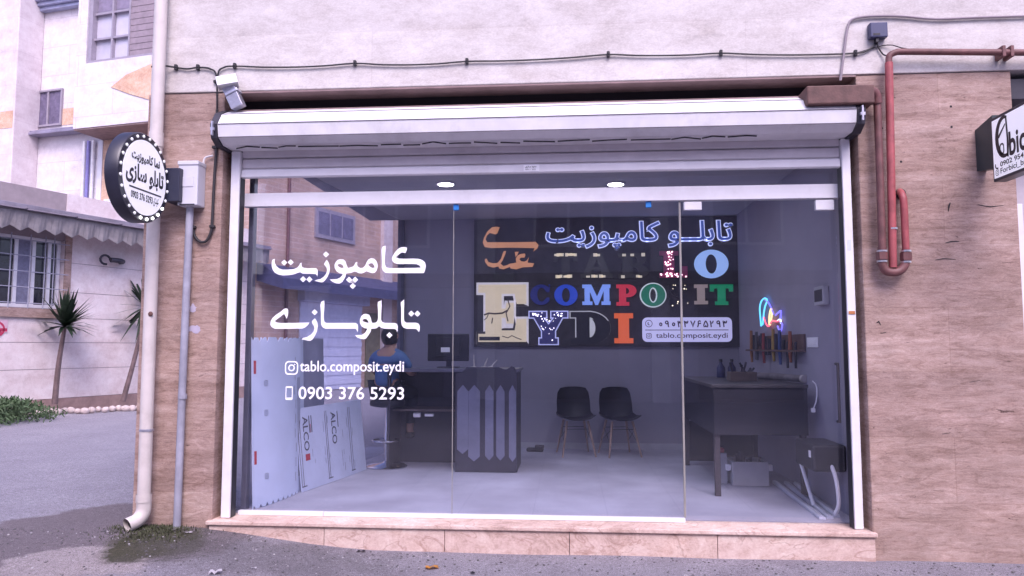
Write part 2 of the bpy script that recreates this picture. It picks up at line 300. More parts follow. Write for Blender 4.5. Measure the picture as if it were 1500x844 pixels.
# ------------------------------------------------------------------ ground
def sstep(a, b, x):
    t = max(0, min(1, (x - a) / (b - a))); return t * t * (3 - 2 * t)
def gz(x, y):
    z = .125 * sstep(-1.3, -3.0, x) + .008 * mnoise.noise(Vector((x * 1.3, y * 1.3, 0))) + .05 * sstep(2, 9, y)
    z += .03 * math.exp(-((x + 3.2) ** 2 * 3 + (y + .12) ** 2 * 9))
    return z
def ground_mat():
    m = bpy.data.materials.new('asphalt'); m.use_nodes = True; nt = m.node_tree; b = nt.nodes['Principled BSDF']; b.inputs['Roughness'].default_value = .88; b.inputs['Specular IOR Level'].default_value = .25
    geo = nn(nt, 'ShaderNodeNewGeometry')
    def noise(scale, det=8, rough=.65, dist=0):
        n = nn(nt, 'ShaderNodeTexNoise'); n.inputs['Scale'].default_value = scale; n.inputs['Detail'].default_value = det; n.inputs['Roughness'].default_value = rough; n.inputs['Distortion'].default_value = dist
        nt.links.new(geo.outputs['Position'], n.inputs['Vector']); return n.outputs[0]
    def ramp(v, stops):
        r = nn(nt, 'ShaderNodeValToRGB'); el = r.color_ramp.elements
        el[0].position, el[0].color = stops[0][0], (*stops[0][1], 1); el[1].position, el[1].color = stops[-1][0], (*stops[-1][1], 1)
        for p, c in stops[1:-1]: k = el.new(p); k.color = (*c, 1)
        nt.links.new(v, r.inputs[0]); return r.outputs[0]
    def mix(f, a, c, mode='MIX'):
        n = nn(nt, 'ShaderNodeMixRGB'); n.blend_type = mode
        for s, i in ((f, 0), (a, 1), (c, 2)):
            if isinstance(s, float): n.inputs[i].default_value = s
            elif isinstance(s, tuple): n.inputs[i].default_value = (*s, 1)
            else: nt.links.new(s, n.inputs[i])
        return n.outputs[0]
    def math_(op, a, c=None):
        n = nn(nt, 'ShaderNodeMath', operation=op); n.use_clamp = op in ('MINIMUM',)
        for s, i in ((a, 0), (c, 1)):
            if s is None: continue
            if isinstance(s, (int, float)): n.inputs[i].default_value = s
            else: nt.links.new(s, n.inputs[i])
        return n.outputs[0]
    def blob(cx, cy, rx, ry, soft=.5, wob=.55, ns=2.2):
        """irregular patch: 1 inside an ellipse whose rim is wobbled by noise"""
        mp = nn(nt, 'ShaderNodeMapping'); mp.vector_type = 'TEXTURE'; mp.inputs['Location'].default_value = (cx, cy, 0); mp.inputs['Scale'].default_value = (rx, ry, 1e3)
        nt.links.new(geo.outputs['Position'], mp.inputs[0]); ln = nn(nt, 'ShaderNodeVectorMath', operation='LENGTH'); nt.links.new(mp.outputs[0], ln.inputs[0])
        w = math_('MULTIPLY', math_('SUBTRACT', noise(ns, 7, .6), .5), wob * 2)
        d = math_('ADD', ln.outputs['Value'], w)
        r = nn(nt, 'ShaderNodeMapRange'); r.inputs[1].default_value = 1 + soft / 2; r.inputs[2].default_value = 1 - soft / 2; r.inputs[3].default_value = 0; r.inputs[4].default_value = 1
        nt.links.new(d, r.inputs[0]); return r.outputs[0]
    base = ramp(noise(1.4), [(.3, (.265, .252, .285)), (.7, (.325, .312, .345))])
    front = ramp(noise(3.0, 10, .72), [(.32, (.225, .211, .235)), (.7, (.335, .317, .345))])
    c = mix(blob(.5, -1.2, 5.2, 1.5, .25, .25), base, front)
    c = mix(blob(-3.5, -.1, 1.08, 1.08, .14, .34, 2.8), c, (.175, .152, .16))       # damp dirt round the corner
    c = mix(math_('MULTIPLY', blob(-3.3, -.88, .50, .36, .18, .7, 3.5), .9), c, (.36, .32, .315))  # dried pale patch
    c = mix(blob(-3.02, -.42, .34, .42, .3, .7, 4), c, (.062, .06, .036))         # wet mossy run-off
    c = mix(math_('MULTIPLY', blob(-2.1, -.45, .9, .4, .7, .8, 4), .55), c, (.11, .10, .105))
    sp = ramp(noise(150, 3, .7), [(.36, (.35, .35, .35)), (.5, (1, 1, 1)), (.64, (1.8, 1.8, 1.85))])
    c = mix(.75, c, sp, 'MULTIPLY')
    sp2 = ramp(noise(36, 5, .75), [(.34, (.72, .70, .70)), (.68, (1.22, 1.22, 1.24))])
    c = mix(.9, c, sp2, 'MULTIPLY')
    nt.links.new(c, b.inputs['Base Color'])
    bp = nn(nt, 'ShaderNodeBump'); bp.inputs['Strength'].default_value = .8; bp.inputs['Distance'].default_value = .02
    nt.links.new(noise(110, 6, .8), bp.inputs['Height']); nt.links.new(bp.outputs[0], b.inputs['Normal'])
    return m
GROUND = ground_mat()
bm = NB()
xs = sorted(set([-60, -40, -28, -20, -15, -12] + [-10 + .25 * i for i in range(81)] + [12, 16, 24, 40, 60]))
ys = sorted(set([-60, -35, -20, -14, -10, -7] + [-5 + .25 * i for i in range(61)] + [12, 16, 24, 40, 60, 90]))
grid = [[bm.verts.new((x, y, gz(x, y))) for x in xs] for y in ys]
for j in range(len(ys) - 1):
    for i in range(len(xs) - 1): bm.faces.new((grid[j][i], grid[j][i + 1], grid[j + 1][i + 1], grid[j + 1][i]))
struct('ground', bm, GROUND, smooth=True)

# ------------------------------------------------------------------ the shop building
XL0, XL1, XR0, XR1 = -3.44, -2.79, 2.20, 3.33       # pillars
ZB = 3.625                                          # underside of the pale upper wall
FZ = .21                                            # shop floor
shop = thing('shop_building', 'pale stone shop building with pink travertine pillars either side of the glass front', 'building', (0, 0, 0))
def stone_slab(x0, x1, z0, z1, y0, y1):
    b_ = NB(); box(b_, x0, x1, y0, y1, z0, z1, .006); return b_
obj('upper_wall', stone_slab(XL0 + .02, 14, ZB, 8.6, -.012, .35), PALE, shop)
obj('pillar', stone_slab(XL0, XL1, -.3, ZB - .004, 0, .32), PINK, shop)
obj('pillar', stone_slab(XR0, XR1, -.3, ZB - .004, 0, .40), PINK, shop)
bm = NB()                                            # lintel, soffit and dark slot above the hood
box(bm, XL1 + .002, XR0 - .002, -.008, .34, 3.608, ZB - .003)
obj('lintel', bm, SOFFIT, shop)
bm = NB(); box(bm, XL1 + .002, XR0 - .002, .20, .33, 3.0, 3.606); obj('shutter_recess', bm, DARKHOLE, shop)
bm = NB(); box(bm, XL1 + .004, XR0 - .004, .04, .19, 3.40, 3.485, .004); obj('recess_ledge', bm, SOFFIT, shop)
# far part of the facade, right of the pillar: door reveal of the neighbouring unit
bm = NB(); box(bm, XR1, 14, .5, .6, -.3, ZB - .004); obj('neighbour_wall', bm, mat('neighbour_wall_paint', (.50, .46, .50), .7), shop)
bm = NB(); box(bm, XR1 + .004, XR1 + .07, .06, .12, -.1, 2.62, .004); obj('neighbour_frame', bm, WHITE, shop)
bm = NB(); box(bm, XR1 + .004, XR1 + 3, .05, .4, 3.42, 3.58, .004); obj('neighbour_dark_recess', bm, DARKM, shop)  # dark box standing in for the shaded corner of a window recess
# step
bm = NB(); box(bm, XL1 - .03, XR0 + .02, -.045, .26, .172, .203, .006); obj('step_tread', bm, STEP, shop)
bm = NB()
js = [XL1 - .012] + [W(p, 790).x for p in (476, 652, 834, 1050)] + [XR0 + .008]
for a, b_ in zip(js, js[1:]): box(bm, a + .002, b_ - .002, -.025, .2, -.2, .170, .004)
obj('step_riser', bm, STEP, shop)
# interior shell
BY = 4.2
LW0, LW1 = Vector((-2.70, .34, 0)), Vector((-2.28, BY, 0))
bm = NB(); box(bm, -2.33, XR0 + .3, BY, BY + .2, 0, 3.6); obj('back_wall', bm, INNER, shop)
bm = NB(); box(bm, 2.215, 2.4, .405, BY - .002, 0, 3.4); obj('side_wall', bm, INNER, shop)
bm = NB(); box(bm, -2.72, 2.214, .34, BY - .003, 3.28, 3.42); box(bm, -2.72, XR0 - .003, .24, .339, 3.28, 3.42); obj('ceiling', bm, CEILM, shop)
bm = NB(); quad(bm, (-2.75, .33, 3.45), (14, .33, 3.45), (14, 9, 3.45), (-2.3, 9, 3.45)); obj('sky_block_slab', bm, CEILM, shop)  # unseen sheet above the ceiling, there to block sky light
bm = NB(); box(bm, -2.72, XR0 - .002, .262, .41, .1, FZ); box(bm, -2.72, 2.214, .4101, BY - .004, .1, FZ); fl = struct('shop_floor', bm, FLOORM)
# skirting
bm = NB(); box(bm, -2.24, 2.212, BY - .012, BY - .003, FZ + .001, FZ + .08); obj('skirting', bm, mat('skirting_tile', (.42, .42, .46), .4), shop)
# side wall of glass on the alley side
sg = thing('side_window', 'tall glass side wall of the shop looking out on the alley', 'window', LW0)
d = (LW1 - LW0); nrm = Vector((d.y, -d.x, 0)).normalized()
bm = NB(); a, b_ = LW0, LW1
prism(bm, [a + Vector((0, 0, FZ)), b_ + Vector((0, 0, FZ)), b_ + Vector((0, 0, 3.27)), a + Vector((0, 0, 3.27))], nrm * -.01); obj('pane', bm, glass_mat('side_glass', (.92, .92, .96), .2, 1.5, .02), sg)
bm = NB()
for s in (0.0, 1.0):
    p = LW0.lerp(LW1, s); q = p + nrm * .025; box(bm, q.x - .022, q.x + .022, q.y - .03, q.y + (.03 if s < 1 else -.002), FZ + .002, 3.275)
obj('frame', bm, mat('side_frame_grey', (.10, .10, .14), .45), sg)

# ------------------------------------------------------------------ roller shutter
GY = .10
rs = thing('roller_shutter', 'white roller shutter rolled up in its faceted hood over the shop glass', 'shutter', (-.3, .05, FZ))
prof = [(-.02, 3.452), (-.135, 3.395), (-.205, 3.295), (-.185, 3.195), (-.10, 3.150), (.086, 3.150), (.086, 3.452)]
HX0, HX1 = W(326, 180, -.12).x, W(1249, 170, -.12).x
bm = NB(); prism(bm, [(HX0, y, z) for y, z in prof], (HX1 - HX0, 0, 0)); hood = obj('hood', bm, SHUT, rs)
bm = NB()                                            # folded seams along the hood facets, shadow lines drawn as dark tubes
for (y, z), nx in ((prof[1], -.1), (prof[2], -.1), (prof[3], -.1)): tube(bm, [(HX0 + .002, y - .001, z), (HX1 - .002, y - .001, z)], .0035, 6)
obj('seam', bm, mat('seam_shadow_line', (.16, .15, .17), .6), hood)
for x0, x1 in ((HX0 - .055, HX0 - .003), (HX1 + .003, HX1 + .06)):
    bm = NB(); cy, cz = -.05, 3.31
    prism(bm, [(x0, cy + (y - cy) * 1.06, cz + (z - cz) * 1.08) for y, z in prof], (x1 - x0, 0, 0)); cp = obj('end_cap', bm, DARKM, rs)
    bm = NB(); box(bm, x0 + .012, x1 - .012, -.235, -.21, 3.24, 3.262); box(bm, x0 + .02, x0 + .032, -.24, -.215, 3.2, 3.31); obj('bracket_bolt', bm, GALV, cp)
bm = NB()                                            # ragged rubber seal hanging under the hood
x = W(352, 209, -.02).x; xe = W(1105, 196, -.02).x
while x < xe:
    L = random.uniform(.12, .34)
    z0 = 3.138 + random.uniform(-.012, .002); z1 = 3.138 + random.uniform(-.014, .004); zm = max(z0, z1) + random.uniform(-.004, .018) if random.random() < .35 else (z0 + z1) / 2
    tube(bm, [(x, -.085, z0), (x + L * .45, -.088, zm), (min(x + L, xe), -.085, z1)], .0055, 6); x += L + random.uniform(.005, .03)
obj('torn_seal', bm, CABLE, rs)
RX0, RX1 = -2.745, -2.672; SX0, SX1 = 2.095, 2.158
SLX0, SLX1 = RX1 + .004, SX0 - .004
zs = [3.21, W(700, 226, GY).z, W(700, 242, GY).z, W(700, 256, GY).z]
for i in range(3):
    bm = NB(); z1, z0 = zs[i], zs[i + 1]; yb = GY - (.012 if i == 2 else 0)
    pr = [(yb + .028, z0 + .003), (yb, z0 + .003), (yb - .010, z0 + .012), (yb - .010, z1 - .012), (yb, z1 - .003), (yb + .028, z1 - .003)]
    prism(bm, [(SLX0, y, z) for y, z in pr], (SLX1 - SLX0, 0, 0))
    s = obj('slat' if i < 2 else 'bottom_bar', bm, SHUT2 if i < 2 else WHITE, rs)
    if i == 2: bbar = s
st0, st1 = W(767, 251, GY - .024), W(790, 241, GY - .024)
bm = NB(); box(bm, st0.x, st1.x, GY - .0245, GY - .0225, st0.z, st1.z); stk = obj('sticker', bm, VINYL, bbar)
me = merge([place(fit(text_mesh(vis('\ufee3\ufe98\ufeee\ufee7 \ufeb3\ufe8e\ufeaf\ufbfc'), .02), .09, .018), Matrix.Translation((.012, .026, 0))), place(fit(text_mesh('0911 332'), .08, .012), Matrix.Translation((.015, .008, 0)))])
place(me, frame3((st0.x, GY - .0262, st0.z), (1, 0, 0), (0, 0, 1))); link('print', me, BLACKP, rs)
for x0, x1 in ((RX0, RX1), (SX0, SX1)):
    bm = NB(); box(bm, x0, x1, .052, .16, .206, 3.145, .005); rl = obj('guide_rail', bm, WHITE, rs)
    bm = NB(); inn = x1 if x0 < 0 else x0; box(bm, inn - .004 if x0 > 0 else inn + .0005, inn - .0005 if x0 > 0 else inn + .004, .07, .15, .207, 2.93); obj('brush_seal', bm, BLACKP, rl)
bm = NB(); box(bm, SX0 + .02, SX0 + .045, .0495, .0515, 2.28, 2.36); o = obj('decal', bm, mat('pale_blue_sticker', (.55, .6, .75), .5), rs)
bm = NB(); p = W(1246, 458, .05); box(bm, SX0 + .008, SX1 - .008, .046, .0505, p.z - .012, p.z + .012, .002); obj('lock_plate', bm, mat('orange_lock', (.45, .17, .06), .5), rs)

# ------------------------------------------------------------------ glazing
PY = .20
gl = thing('shop_window', 'fixed shop glazing of clear panes under a white transom bar', 'window', (-.9, PY, FZ))
zt0, zt1 = W(700, 298, PY - .03).z, W(700, 278, PY - .03).z
bm = NB(); box(bm, RX1 - .02, SX0 + .02, PY - .035, PY + .035, zt0, zt1, .004); obj('transom_bar', bm, WHITE, gl)
bm = NB(); box(bm, RX1 - .02, SX0 + .02, PY - .004, PY + .004, zt1 + .001, 3.14); obj('transom_pane', bm, GLASS, gl)
xm = W(663, 600, PY).x; xd = W(1000, 560, PY).x
bm = NB(); box(bm, RX1 - .012, xm - .003, PY - .005, PY + .005, .235, zt0 - .001); obj('pane', bm, GLASS, gl)
bm = NB(); box(bm, xm + .003, xd - .006, PY - .005, PY + .005, .235, zt0 - .001); obj('pane', bm, GLASS, gl)
bm = NB(); box(bm, xm - .0028, xm + .0028, PY - .0052, PY + .0052, .236, zt0 - .003); obj('silicone_joint', bm, EDGE, gl)
e0 = W(1004, 762, PY - .02).x
bm = NB(); box(bm, -2.66, W(474, 750, PY - .02).x - .004, PY - .026, PY + .02, .204, .238, .003); box(bm, W(474, 750, PY - .02).x, e0, PY - .026, PY + .02, .2045, .237, .003); obj('bottom_rail', bm, WHITE, gl)
BLUE = mat('blue_clip', (.02, .22, .62), .4)
for px in (668, 950):
    p = W(px, 304, PY - .012); bm = NB(); box(bm, p.x - .022, p.x + .022, PY - .014, PY + .014, zt0 - .05, zt0 - .002, .004); obj('clip', bm, BLUE, gl)
dr = thing('glass_door', 'frameless glass door with white patch fittings at the right end of the shop front', 'door', ((xd + SX0) / 2, PY, FZ))
bm = NB(); box(bm, xd + .008, SX0 - .008, PY - .005, PY + .005, .215, zt0 - .008); obj('pane', bm, GLASS, dr)
bm = NB(); box(bm, xd - .008, xd + .0075, PY - .012, PY + .012, .24, zt0 - .004, .002); obj('edge_strip', bm, EDGE, dr)
for px0, px1 in ((1002, 1028), (1195, 1222)):
    a, b_ = W(px0, 308, PY - .02), W(px1, 297, PY - .02); bm = NB(); box(bm, a.x, b_.x, PY - .022, PY + .022, a.z, zt0 - .009, .006); obj('patch_fitting', bm, WHITE, dr)
bm = NB(); hx = W(1234, 580, PY - .04).x - .03
for yy in (PY - .05,): tube(bm, [(hx, PY - .006, 1.42), (hx, yy, 1.42), (hx, yy, .98), (hx, PY - .006, .98)], .011, 10)
obj('door_handle', bm, DARKM, dr)

# ------------------------------------------------------------------ vinyl lettering on the glass (traced outlines, zoom pixels / 10.55)
def dia(cx, cy, r=47): return [(cx, cy - r), (cx + r, cy), (cx, cy + r), (cx - r, cy)]
def sh(pl, dx): return [(x + dx, y) for x, y in pl]
w1 = [
 [(135,308),(130,345),(135,380),(160,425),(200,458),(250,475),(330,475),(420,468),(480,445),(510,410),(525,375),(550,368),(545,400),(552,430),(580,448),(640,455),(720,452),(770,453),(790,470),(796,500),(795,545),(788,585),(780,560),(765,545),(700,540),(620,540),(560,538),(525,515),(490,525),(420,550),(340,562),(250,565),(180,550),(130,520),(98,475),(85,430),(83,380),(92,330),(110,312)],
 dia(278,367), dia(378,362), dia(570,624), dia(667,627), dia(923,240),
 [(935,322),(960,360),(978,410),(983,470),(972,530),(945,590),(910,640),(875,670),(840,670),(790,658),(745,648),(790,630),(840,620),(890,585),(925,540),(940,490),(935,450),(910,415),(890,395),(910,360)],
 [(1145,315),(1195,318),(1225,350),(1240,400),(1262,450),(1306,440),(1346,425),(1366,395),(1384,362),(1406,358),(1404,400),(1416,430),(1456,452),(1496,445),(1531,410),(1551,360),(1581,315),(1621,298),(1666,305),(1701,340),(1721,390),(1721,440),(1706,490),(1676,525),(1636,530),(1586,515),(1546,500),(1516,520),(1476,535),(1426,530),(1391,510),(1361,505),(1316,525),(1266,532),(1235,535),(1225,580),(1205,620),(1175,665),(1140,688),(1080,688),(1030,668),(980,628),(1030,625),(1090,622),(1140,600),(1170,570),(1185,540),(1130,530),(1085,500),(1058,450),(1055,400),(1075,355),(1105,325)],
 [(1098,405),(1120,388),(1150,388),(1180,405),(1198,445),(1160,450),(1125,435)],
 sh([(308,400),(340,378),(375,378),(400,410),(408,445),(370,448),(335,430)],1266),
 dia(1281,632), dia(1374,632), dia(1338,729),
 sh([(578,105),(578,180),(570,260),(565,340),(570,400),(590,440),(640,452),(800,452),(1000,450),(1120,445),(1105,415),(1060,392),(980,388),(860,388),(760,388),(715,375),(685,345),(675,305),(690,260),(725,205),(770,155),(820,130),(870,127),(910,135),(905,175),(885,220),(830,210),(790,235),(735,285),(790,305),(900,308),(1000,305),(1080,308),(1140,325),(1185,360),(1200,410),(1195,460),(1170,528),(1000,530),(800,530),(640,530),(575,525),(535,490),(520,440),(522,350),(518,240),(515,160),(535,118)],1266)]
w2 = [
 [(340,262),(338,320),(318,392),(295,350),(275,315),(225,355),(170,395),(130,428),(160,448),(220,458),(400,455),(560,452),(668,448),(640,490),(600,525),(560,542),(400,545),(250,548),(130,545),(85,520),(62,485),(68,430),(95,380),(150,330),(220,285),(270,240),(300,230),(330,235)],
 [(750,382),(770,410),(790,450),(797,500),(785,580),(755,650),(715,710),(680,730),(640,730),(600,718),(545,712),(570,685),(630,672),(690,635),(730,590),(745,545),(735,500),(710,460),(705,430)], dia(748,290),
 [(898,105),(898,200),(890,300),(888,390),(900,440),(930,455),(1100,455),(1266,455),(1380,455),(1410,475),(1420,520),(1416,600),(1400,570),(1385,545),(1266,545),(1050,545),(910,545),(870,520),(848,480),(845,400),(845,280),(835,180),(850,130)],
 sh([(515,105),(517,200),(512,300),(508,400),(525,440),(570,455),(720,455),(755,470),(768,510),(765,570),(757,600),(745,565),(720,548),(560,545),(510,530),(475,505),(445,535),(400,545),(358,545),(345,595),(310,650),(275,695),(240,708),(190,700),(140,680),(105,645),(150,642),(210,640),(260,610),(290,560),(300,545),(250,535),(205,505),(182,460),(182,410),(200,355),(235,322),(280,314),(325,330),(350,380),(362,435),(375,455),(420,452),(450,430),(462,380),(462,280),(455,180),(460,130)],1266),
 sh([(218,410),(245,392),(280,395),(305,420),(318,455),(270,445),(235,435)],1266), sh(dia(637,645),1266), sh(dia(975,312),1266), sh(dia(1070,312),1266),
 sh([(865,92),(866,180),(862,280),(862,380),(870,430),(900,452),(1040,452),(1085,462),(1105,500),(1105,560),(1092,600),(1075,570),(1050,548),(900,545),(850,525),(825,480),(818,420),(820,320),(818,220),(812,140)],1266)]
VY = PY - .0065
def px_map(me, s, ox, oy, Y):
    for v in me.vertices:
        p = W(ox + v.co.x / s, oy - v.co.y / s, Y); v.co = p
    return me
def neg(pls): return [[(x, -y) for x, y in p] for p in pls]
for pls, oy, lab in ((w1, 350, 'large white Persian word on the left pane, upper of the two'), (w2, 430, 'large white Persian word on the left pane, lower of the two')):
    me = px_map(poly_mesh(neg(pls)), 10.55, 390, oy, VY)
    o = link('vinyl_lettering', me, VINYL); c = W(505, oy + 45, VY); me.transform(Matrix.Translation(-c)); o.location = c
    tag(o, lab, 'lettering', 'white vinyl lettering on the glass')
def ring_poly(cx, cy, w, h, r, n=6):
    out = []
    for (sx, sy, a0) in ((1, 1, 0), (-1, 1, 90), (-1, -1, 180), (1, -1, 270)):
        for k in range(n + 1):
            a = R(a0 + 90 * k / n); out.append((cx + sx * (w / 2 - r) + r * math.cos(a), cy + sy * (h / 2 - r) + r * math.sin(a)))
    return out
def camera_icon(s):   # rounded square, ring and dot
    return poly_mesh([ring_poly(s / 2, s / 2, s, s, s * .28), ring_poly(s / 2, s / 2, s * .8, s * .8, s * .2), ring_poly(s / 2, s / 2, s * .5, s * .5, s * .25), ring_poly(s / 2, s / 2, s * .32, s * .32, s * .16), ring_poly(s * .74, s * .74, s * .1, s * .1, s * .05)])
def phone_icon(w, h): return poly_mesh([ring_poly(w / 2, h / 2, w, h, w * .15), ring_poly(w / 2, h * .53, w * .76, h * .7, .001)])
def box_on(x0, y0, x1, y1, Y):
    a, b_ = W(x0, y1, Y), W(x1, y0, Y); return a, b_.x - a.x, b_.z - a.z
def put(me, a): return place(me, frame3(a, (1, 0, 0), (0, 0, 1)))
for (ix, iy, tx, body, lab) in (((417, 528, 437, 549), None, (439, 529, 592, 549), 'tablo.composit.eydi', 'white account name line with camera icon on the left pane'),
                                ((418, 566, 429, 586), None, (437, 567, 592, 585), '0903 376 5293', 'white phone number line with phone icon on the left pane')):
    a, w, h = box_on(*tx, VY); t = thing('vinyl_lettering', lab, 'lettering', a, 0, 'white vinyl lettering on the glass')
    link('text', put(fit(text_mesh(body, .012), w, h), a), VINYL, t)
    a, w, h = box_on(*ix, VY); link('icon', put(camera_icon(w) if 'camera' in lab else phone_icon(w, h), a), VINYL, t)

# ------------------------------------------------------------------ things on the facade
cab = thing('wall_cable', 'thin black cable clipped along the pale wall above the shutter', 'cable', W(684, 90))
clips = [(258, 99), (290, 99), (344, 97), (520, 93), (684, 90), (891, 80), (1056, 78), (1253, 78)]
def sag(a, b_, s):
    return [a.lerp(b_, t) - Vector((0, 0, s * 4 * t * (1 - t))) for t in (0, .25, .5, .75)]
path = [W(222, 98, -.1), W(238, 95, -.1)]
def wp(p, d=-.03): return W(p[0], p[1], d)
pts = [wp((222, 98), -.12), wp((232, 96), -.12), wp((245, 97), -.06)]
bm = NB(); tube(bm, smooth_path(pts + [wp((258, 99)), wp((274, 101)), wp((290, 99)), wp((308, 101)), wp((317, 112)), wp((318, 160), -.02)], 5), .0075, 6)
run = [wp((318, 160), -.02), wp((319, 110)), wp((328, 99)), wp((344, 97))]
for a, b_ in zip(clips[2:], clips[3:]): run += sag(wp(a), wp(b_), .012 + .008 * random.random())[1:] + [wp(b_)]
run += [wp((1270, 74)), wp((1281, 66)), wp((1283, 58))]
tube(bm, smooth_path(run, 4), .0075, 6)
tube(bm, smooth_path([wp((1283, 58)), wp((1287, 70)), wp((1294, 80)), wp((1303, 82), -.06)], 4), .006, 6)
tube(bm, smooth_path([wp((1253, 78)), wp((1300, 66)), wp((1330, 72), -.1), wp((1400, 76), -.09)], 4), .004, 6)
obj('cable', bm, CABLE, cab, smooth=True)
for p in clips + [(1283, 60)]:
    c = wp(p, -.026); bm = NB(); box(bm, c.x - .012, c.x + .012, c.y - .016, -.013, c.z - .024, c.z + .024, .006); ico(bm, (c.x, c.y - .012, c.z), .013, 1); obj('clip', bm, CABLE, cab)
dc = thing('drop_cable', 'black cable running down the left pillar to a looped end', 'cable', W(313, 340, -.02))
bm = NB(); tube(bm, smooth_path([wp((318, 161), -.02), wp((317, 215), -.022), wp((314, 260), -.02), wp((311, 320), -.02), wp((309, 340), -.02), wp((302, 353), -.025), wp((293, 354), -.025), wp((285, 345), -.02), wp((282, 330), -.02)], 5), .0115, 8)
obj('cable', bm, CABLE, dc, smooth=True)
for p in ((311, 332), (283, 333), (315, 216), (317, 120)):
    c = wp(p, -.02); bm = NB(); box(bm, c.x - .02, c.x + .02, -.038, -.001, c.z - .012, c.z + .012, .005); obj('clip', bm, CABLE, dc)

rp = thing('rain_pipe', 'fat cream rainwater pipe on the corner left of the pillar', 'pipe', W(205, 770, -.11))
RPX, RPY, RPR = -3.29, -.10, .049
bm = NB(); b0 = gz(RPX, RPY) + .10
tube(bm, [(RPX - .03, RPY, 8.5), (RPX - .012, RPY, 3.2), (RPX, RPY, b0 + .1)], RPR, 20, cap=False); tube(bm, [(RPX - .012, RPY, 3.27), (RPX - .012, RPY, 3.15)], RPR + .006, 20); obj('pipe', bm, RAIN, rp, smooth=True)
bm = NB(); tube(bm, smooth_path([(RPX, RPY, b0 + .14), (RPX, RPY, b0 + .03), (RPX - .02, RPY - .04, b0 - .03), (RPX - .06, RPY - .11, b0 - .055)], 6), RPR + .005, 20, cap=False); tube(bm, [(RPX, RPY, b0 + .16), (RPX, RPY, b0 + .1)], RPR + .008, 20, cap=False)
obj('elbow', bm, RAIN, rp, smooth=True)
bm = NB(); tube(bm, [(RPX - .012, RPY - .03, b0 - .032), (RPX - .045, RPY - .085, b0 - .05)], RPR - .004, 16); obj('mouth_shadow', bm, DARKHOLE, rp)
for py in (630,):
    z = W(212, py, RPY).z; bm = NB(); lathe(bm, [(RPR + .001, z - .01), (RPR + .004, z - .008), (RPR + .004, z + .008), (RPR + .001, z + .01)], 20, Matrix.Translation((RPX, RPY, 0))); obj('clamp', bm, GALV, rp)
bm = NB(); c = W(220, 460, RPY - RPR); ico(bm, (c.x, RPY - RPR + .004, c.z), .02, 2, (1, .5, 1)); obj('patch_hole', bm, mat('rust_spot', (.12, .06, .05), .8), rp)
mp_ = W(262, 302, -.06); eb = thing('meter_box', 'small white metal box on the left pillar above a grey conduit', 'electrical box', W(280, 300, 0))
x0, x1 = W(262, 250, -.12).x, W(291, 250, -.12).x; z0, z1 = W(280, 301, -.12).z, W(280, 240, -.12).z
WB = mat('white_box_paint', (.56, .56, .62), .5, var=.05, grime=.12)
bm = NB(); box(bm, x0, x1, -.13, -.001, z0, z1, .008); obj('case', bm, WB, eb)
bm = NB(); box(bm, x0 - .004, x1 + .004, -.138, -.001, z1 - .012, z1 + .022, .006); obj('lid', bm, WB, eb)
bm = NB(); box(bm, x0 + .02, x1 - .02, -.1315, -.129, z0 - .001, z0 + .012); obj('latch', bm, DARKM, eb)
bm = NB(); box(bm, x0 + .035, x1 - .035, -.134, -.129, (z0 + z1) / 2 - .02, (z0 + z1) / 2 + .06, .004); obj('embossed_panel', bm, WB, eb)
bm = NB(); tube(bm, smooth_path([(x1 - .01, -.03, z1 - .01), W(300, 232, -.03), W(312, 228, -.02)], 5), .008, 6); obj('cable', bm, mat('white_cable', (.6, .58, .6), .5), eb)
cdt = thing('grey_conduit', 'straight grey conduit running from the meter box down to the ground', 'pipe', W(265, 775, 0))
xc = W(268, 540, -.05).x; bm = NB(); tube(bm, [(xc + .012, -.05, z0), (xc, -.05, 1.2), (xc - .004, -.05, gz(xc, 0) - .03)], .029, 14); obj('pipe', bm, GREYP, cdt, smooth=True)
bm = NB(); tube(bm, [(xc + .004, -.05, 1.18), (xc + .004, -.05, 1.14)], .034, 14); obj('coupling', bm, GREYP, cdt)
bm = NB(); rnd = random.Random(3)
for (px, py, wv, hv) in ((285, 482, .055, .03), (270, 430, .012, .14), (282, 452, .03, .03)):
    c = W(px, py, -.0015); n = 18
    vs2 = [bm.verts.new((c.x + math.cos(2 * math.pi * k / n) * wv * (1 + .35 * rnd.uniform(-1, 1)), -.002, c.z + math.sin(2 * math.pi * k / n) * hv * (1 + .35 * rnd.uniform(-1, 1)))) for k in range(n)]; bm.faces.new(vs2)
obj('paint_smear', bm, mat('pale_paint_smear', (.42, .38, .48), .7), shop)
# galvanised bracket at the left end of the hood
gd = thing('sheet_metal_duct', 'short bent galvanised duct between the wall and the left end of the shutter hood', 'duct', W(340, 150, -.06))
def seg_box(bm, a, b_, wx, wy):
    a, b_ = Vector(a), Vector(b_); z = (b_ - a).normalized(); x = Vector((0, 1, 0)).cross(z).normalized(); y = z.cross(x)
    M = Matrix(((x.x, y.x, z.x, a.x), (x.y, y.y, z.y, a.y), (x.z, y.z, z.z, a.z), (0, 0, 0, 1))); box(bm, -wx / 2, wx / 2, -wy / 2, wy / 2, 0, (b_ - a).length, .004, M)
bm = NB(); seg_box(bm, W(350, 158, -.07), W(334, 123, -.09), .10, .09); obj('lower_duct', bm, GALV, gd)
bm = NB(); seg_box(bm, W(343, 139, -.085), W(341, 135, -.085), .108, .098); obj('joint_band', bm, GALV, gd)
bm = NB(); seg_box(bm, W(348, 118, -.10), W(318, 123, -.15), .075, .11); obj('head', bm, mat('pale_sheet', (.6, .6, .62), .4, metal=.3), gd)
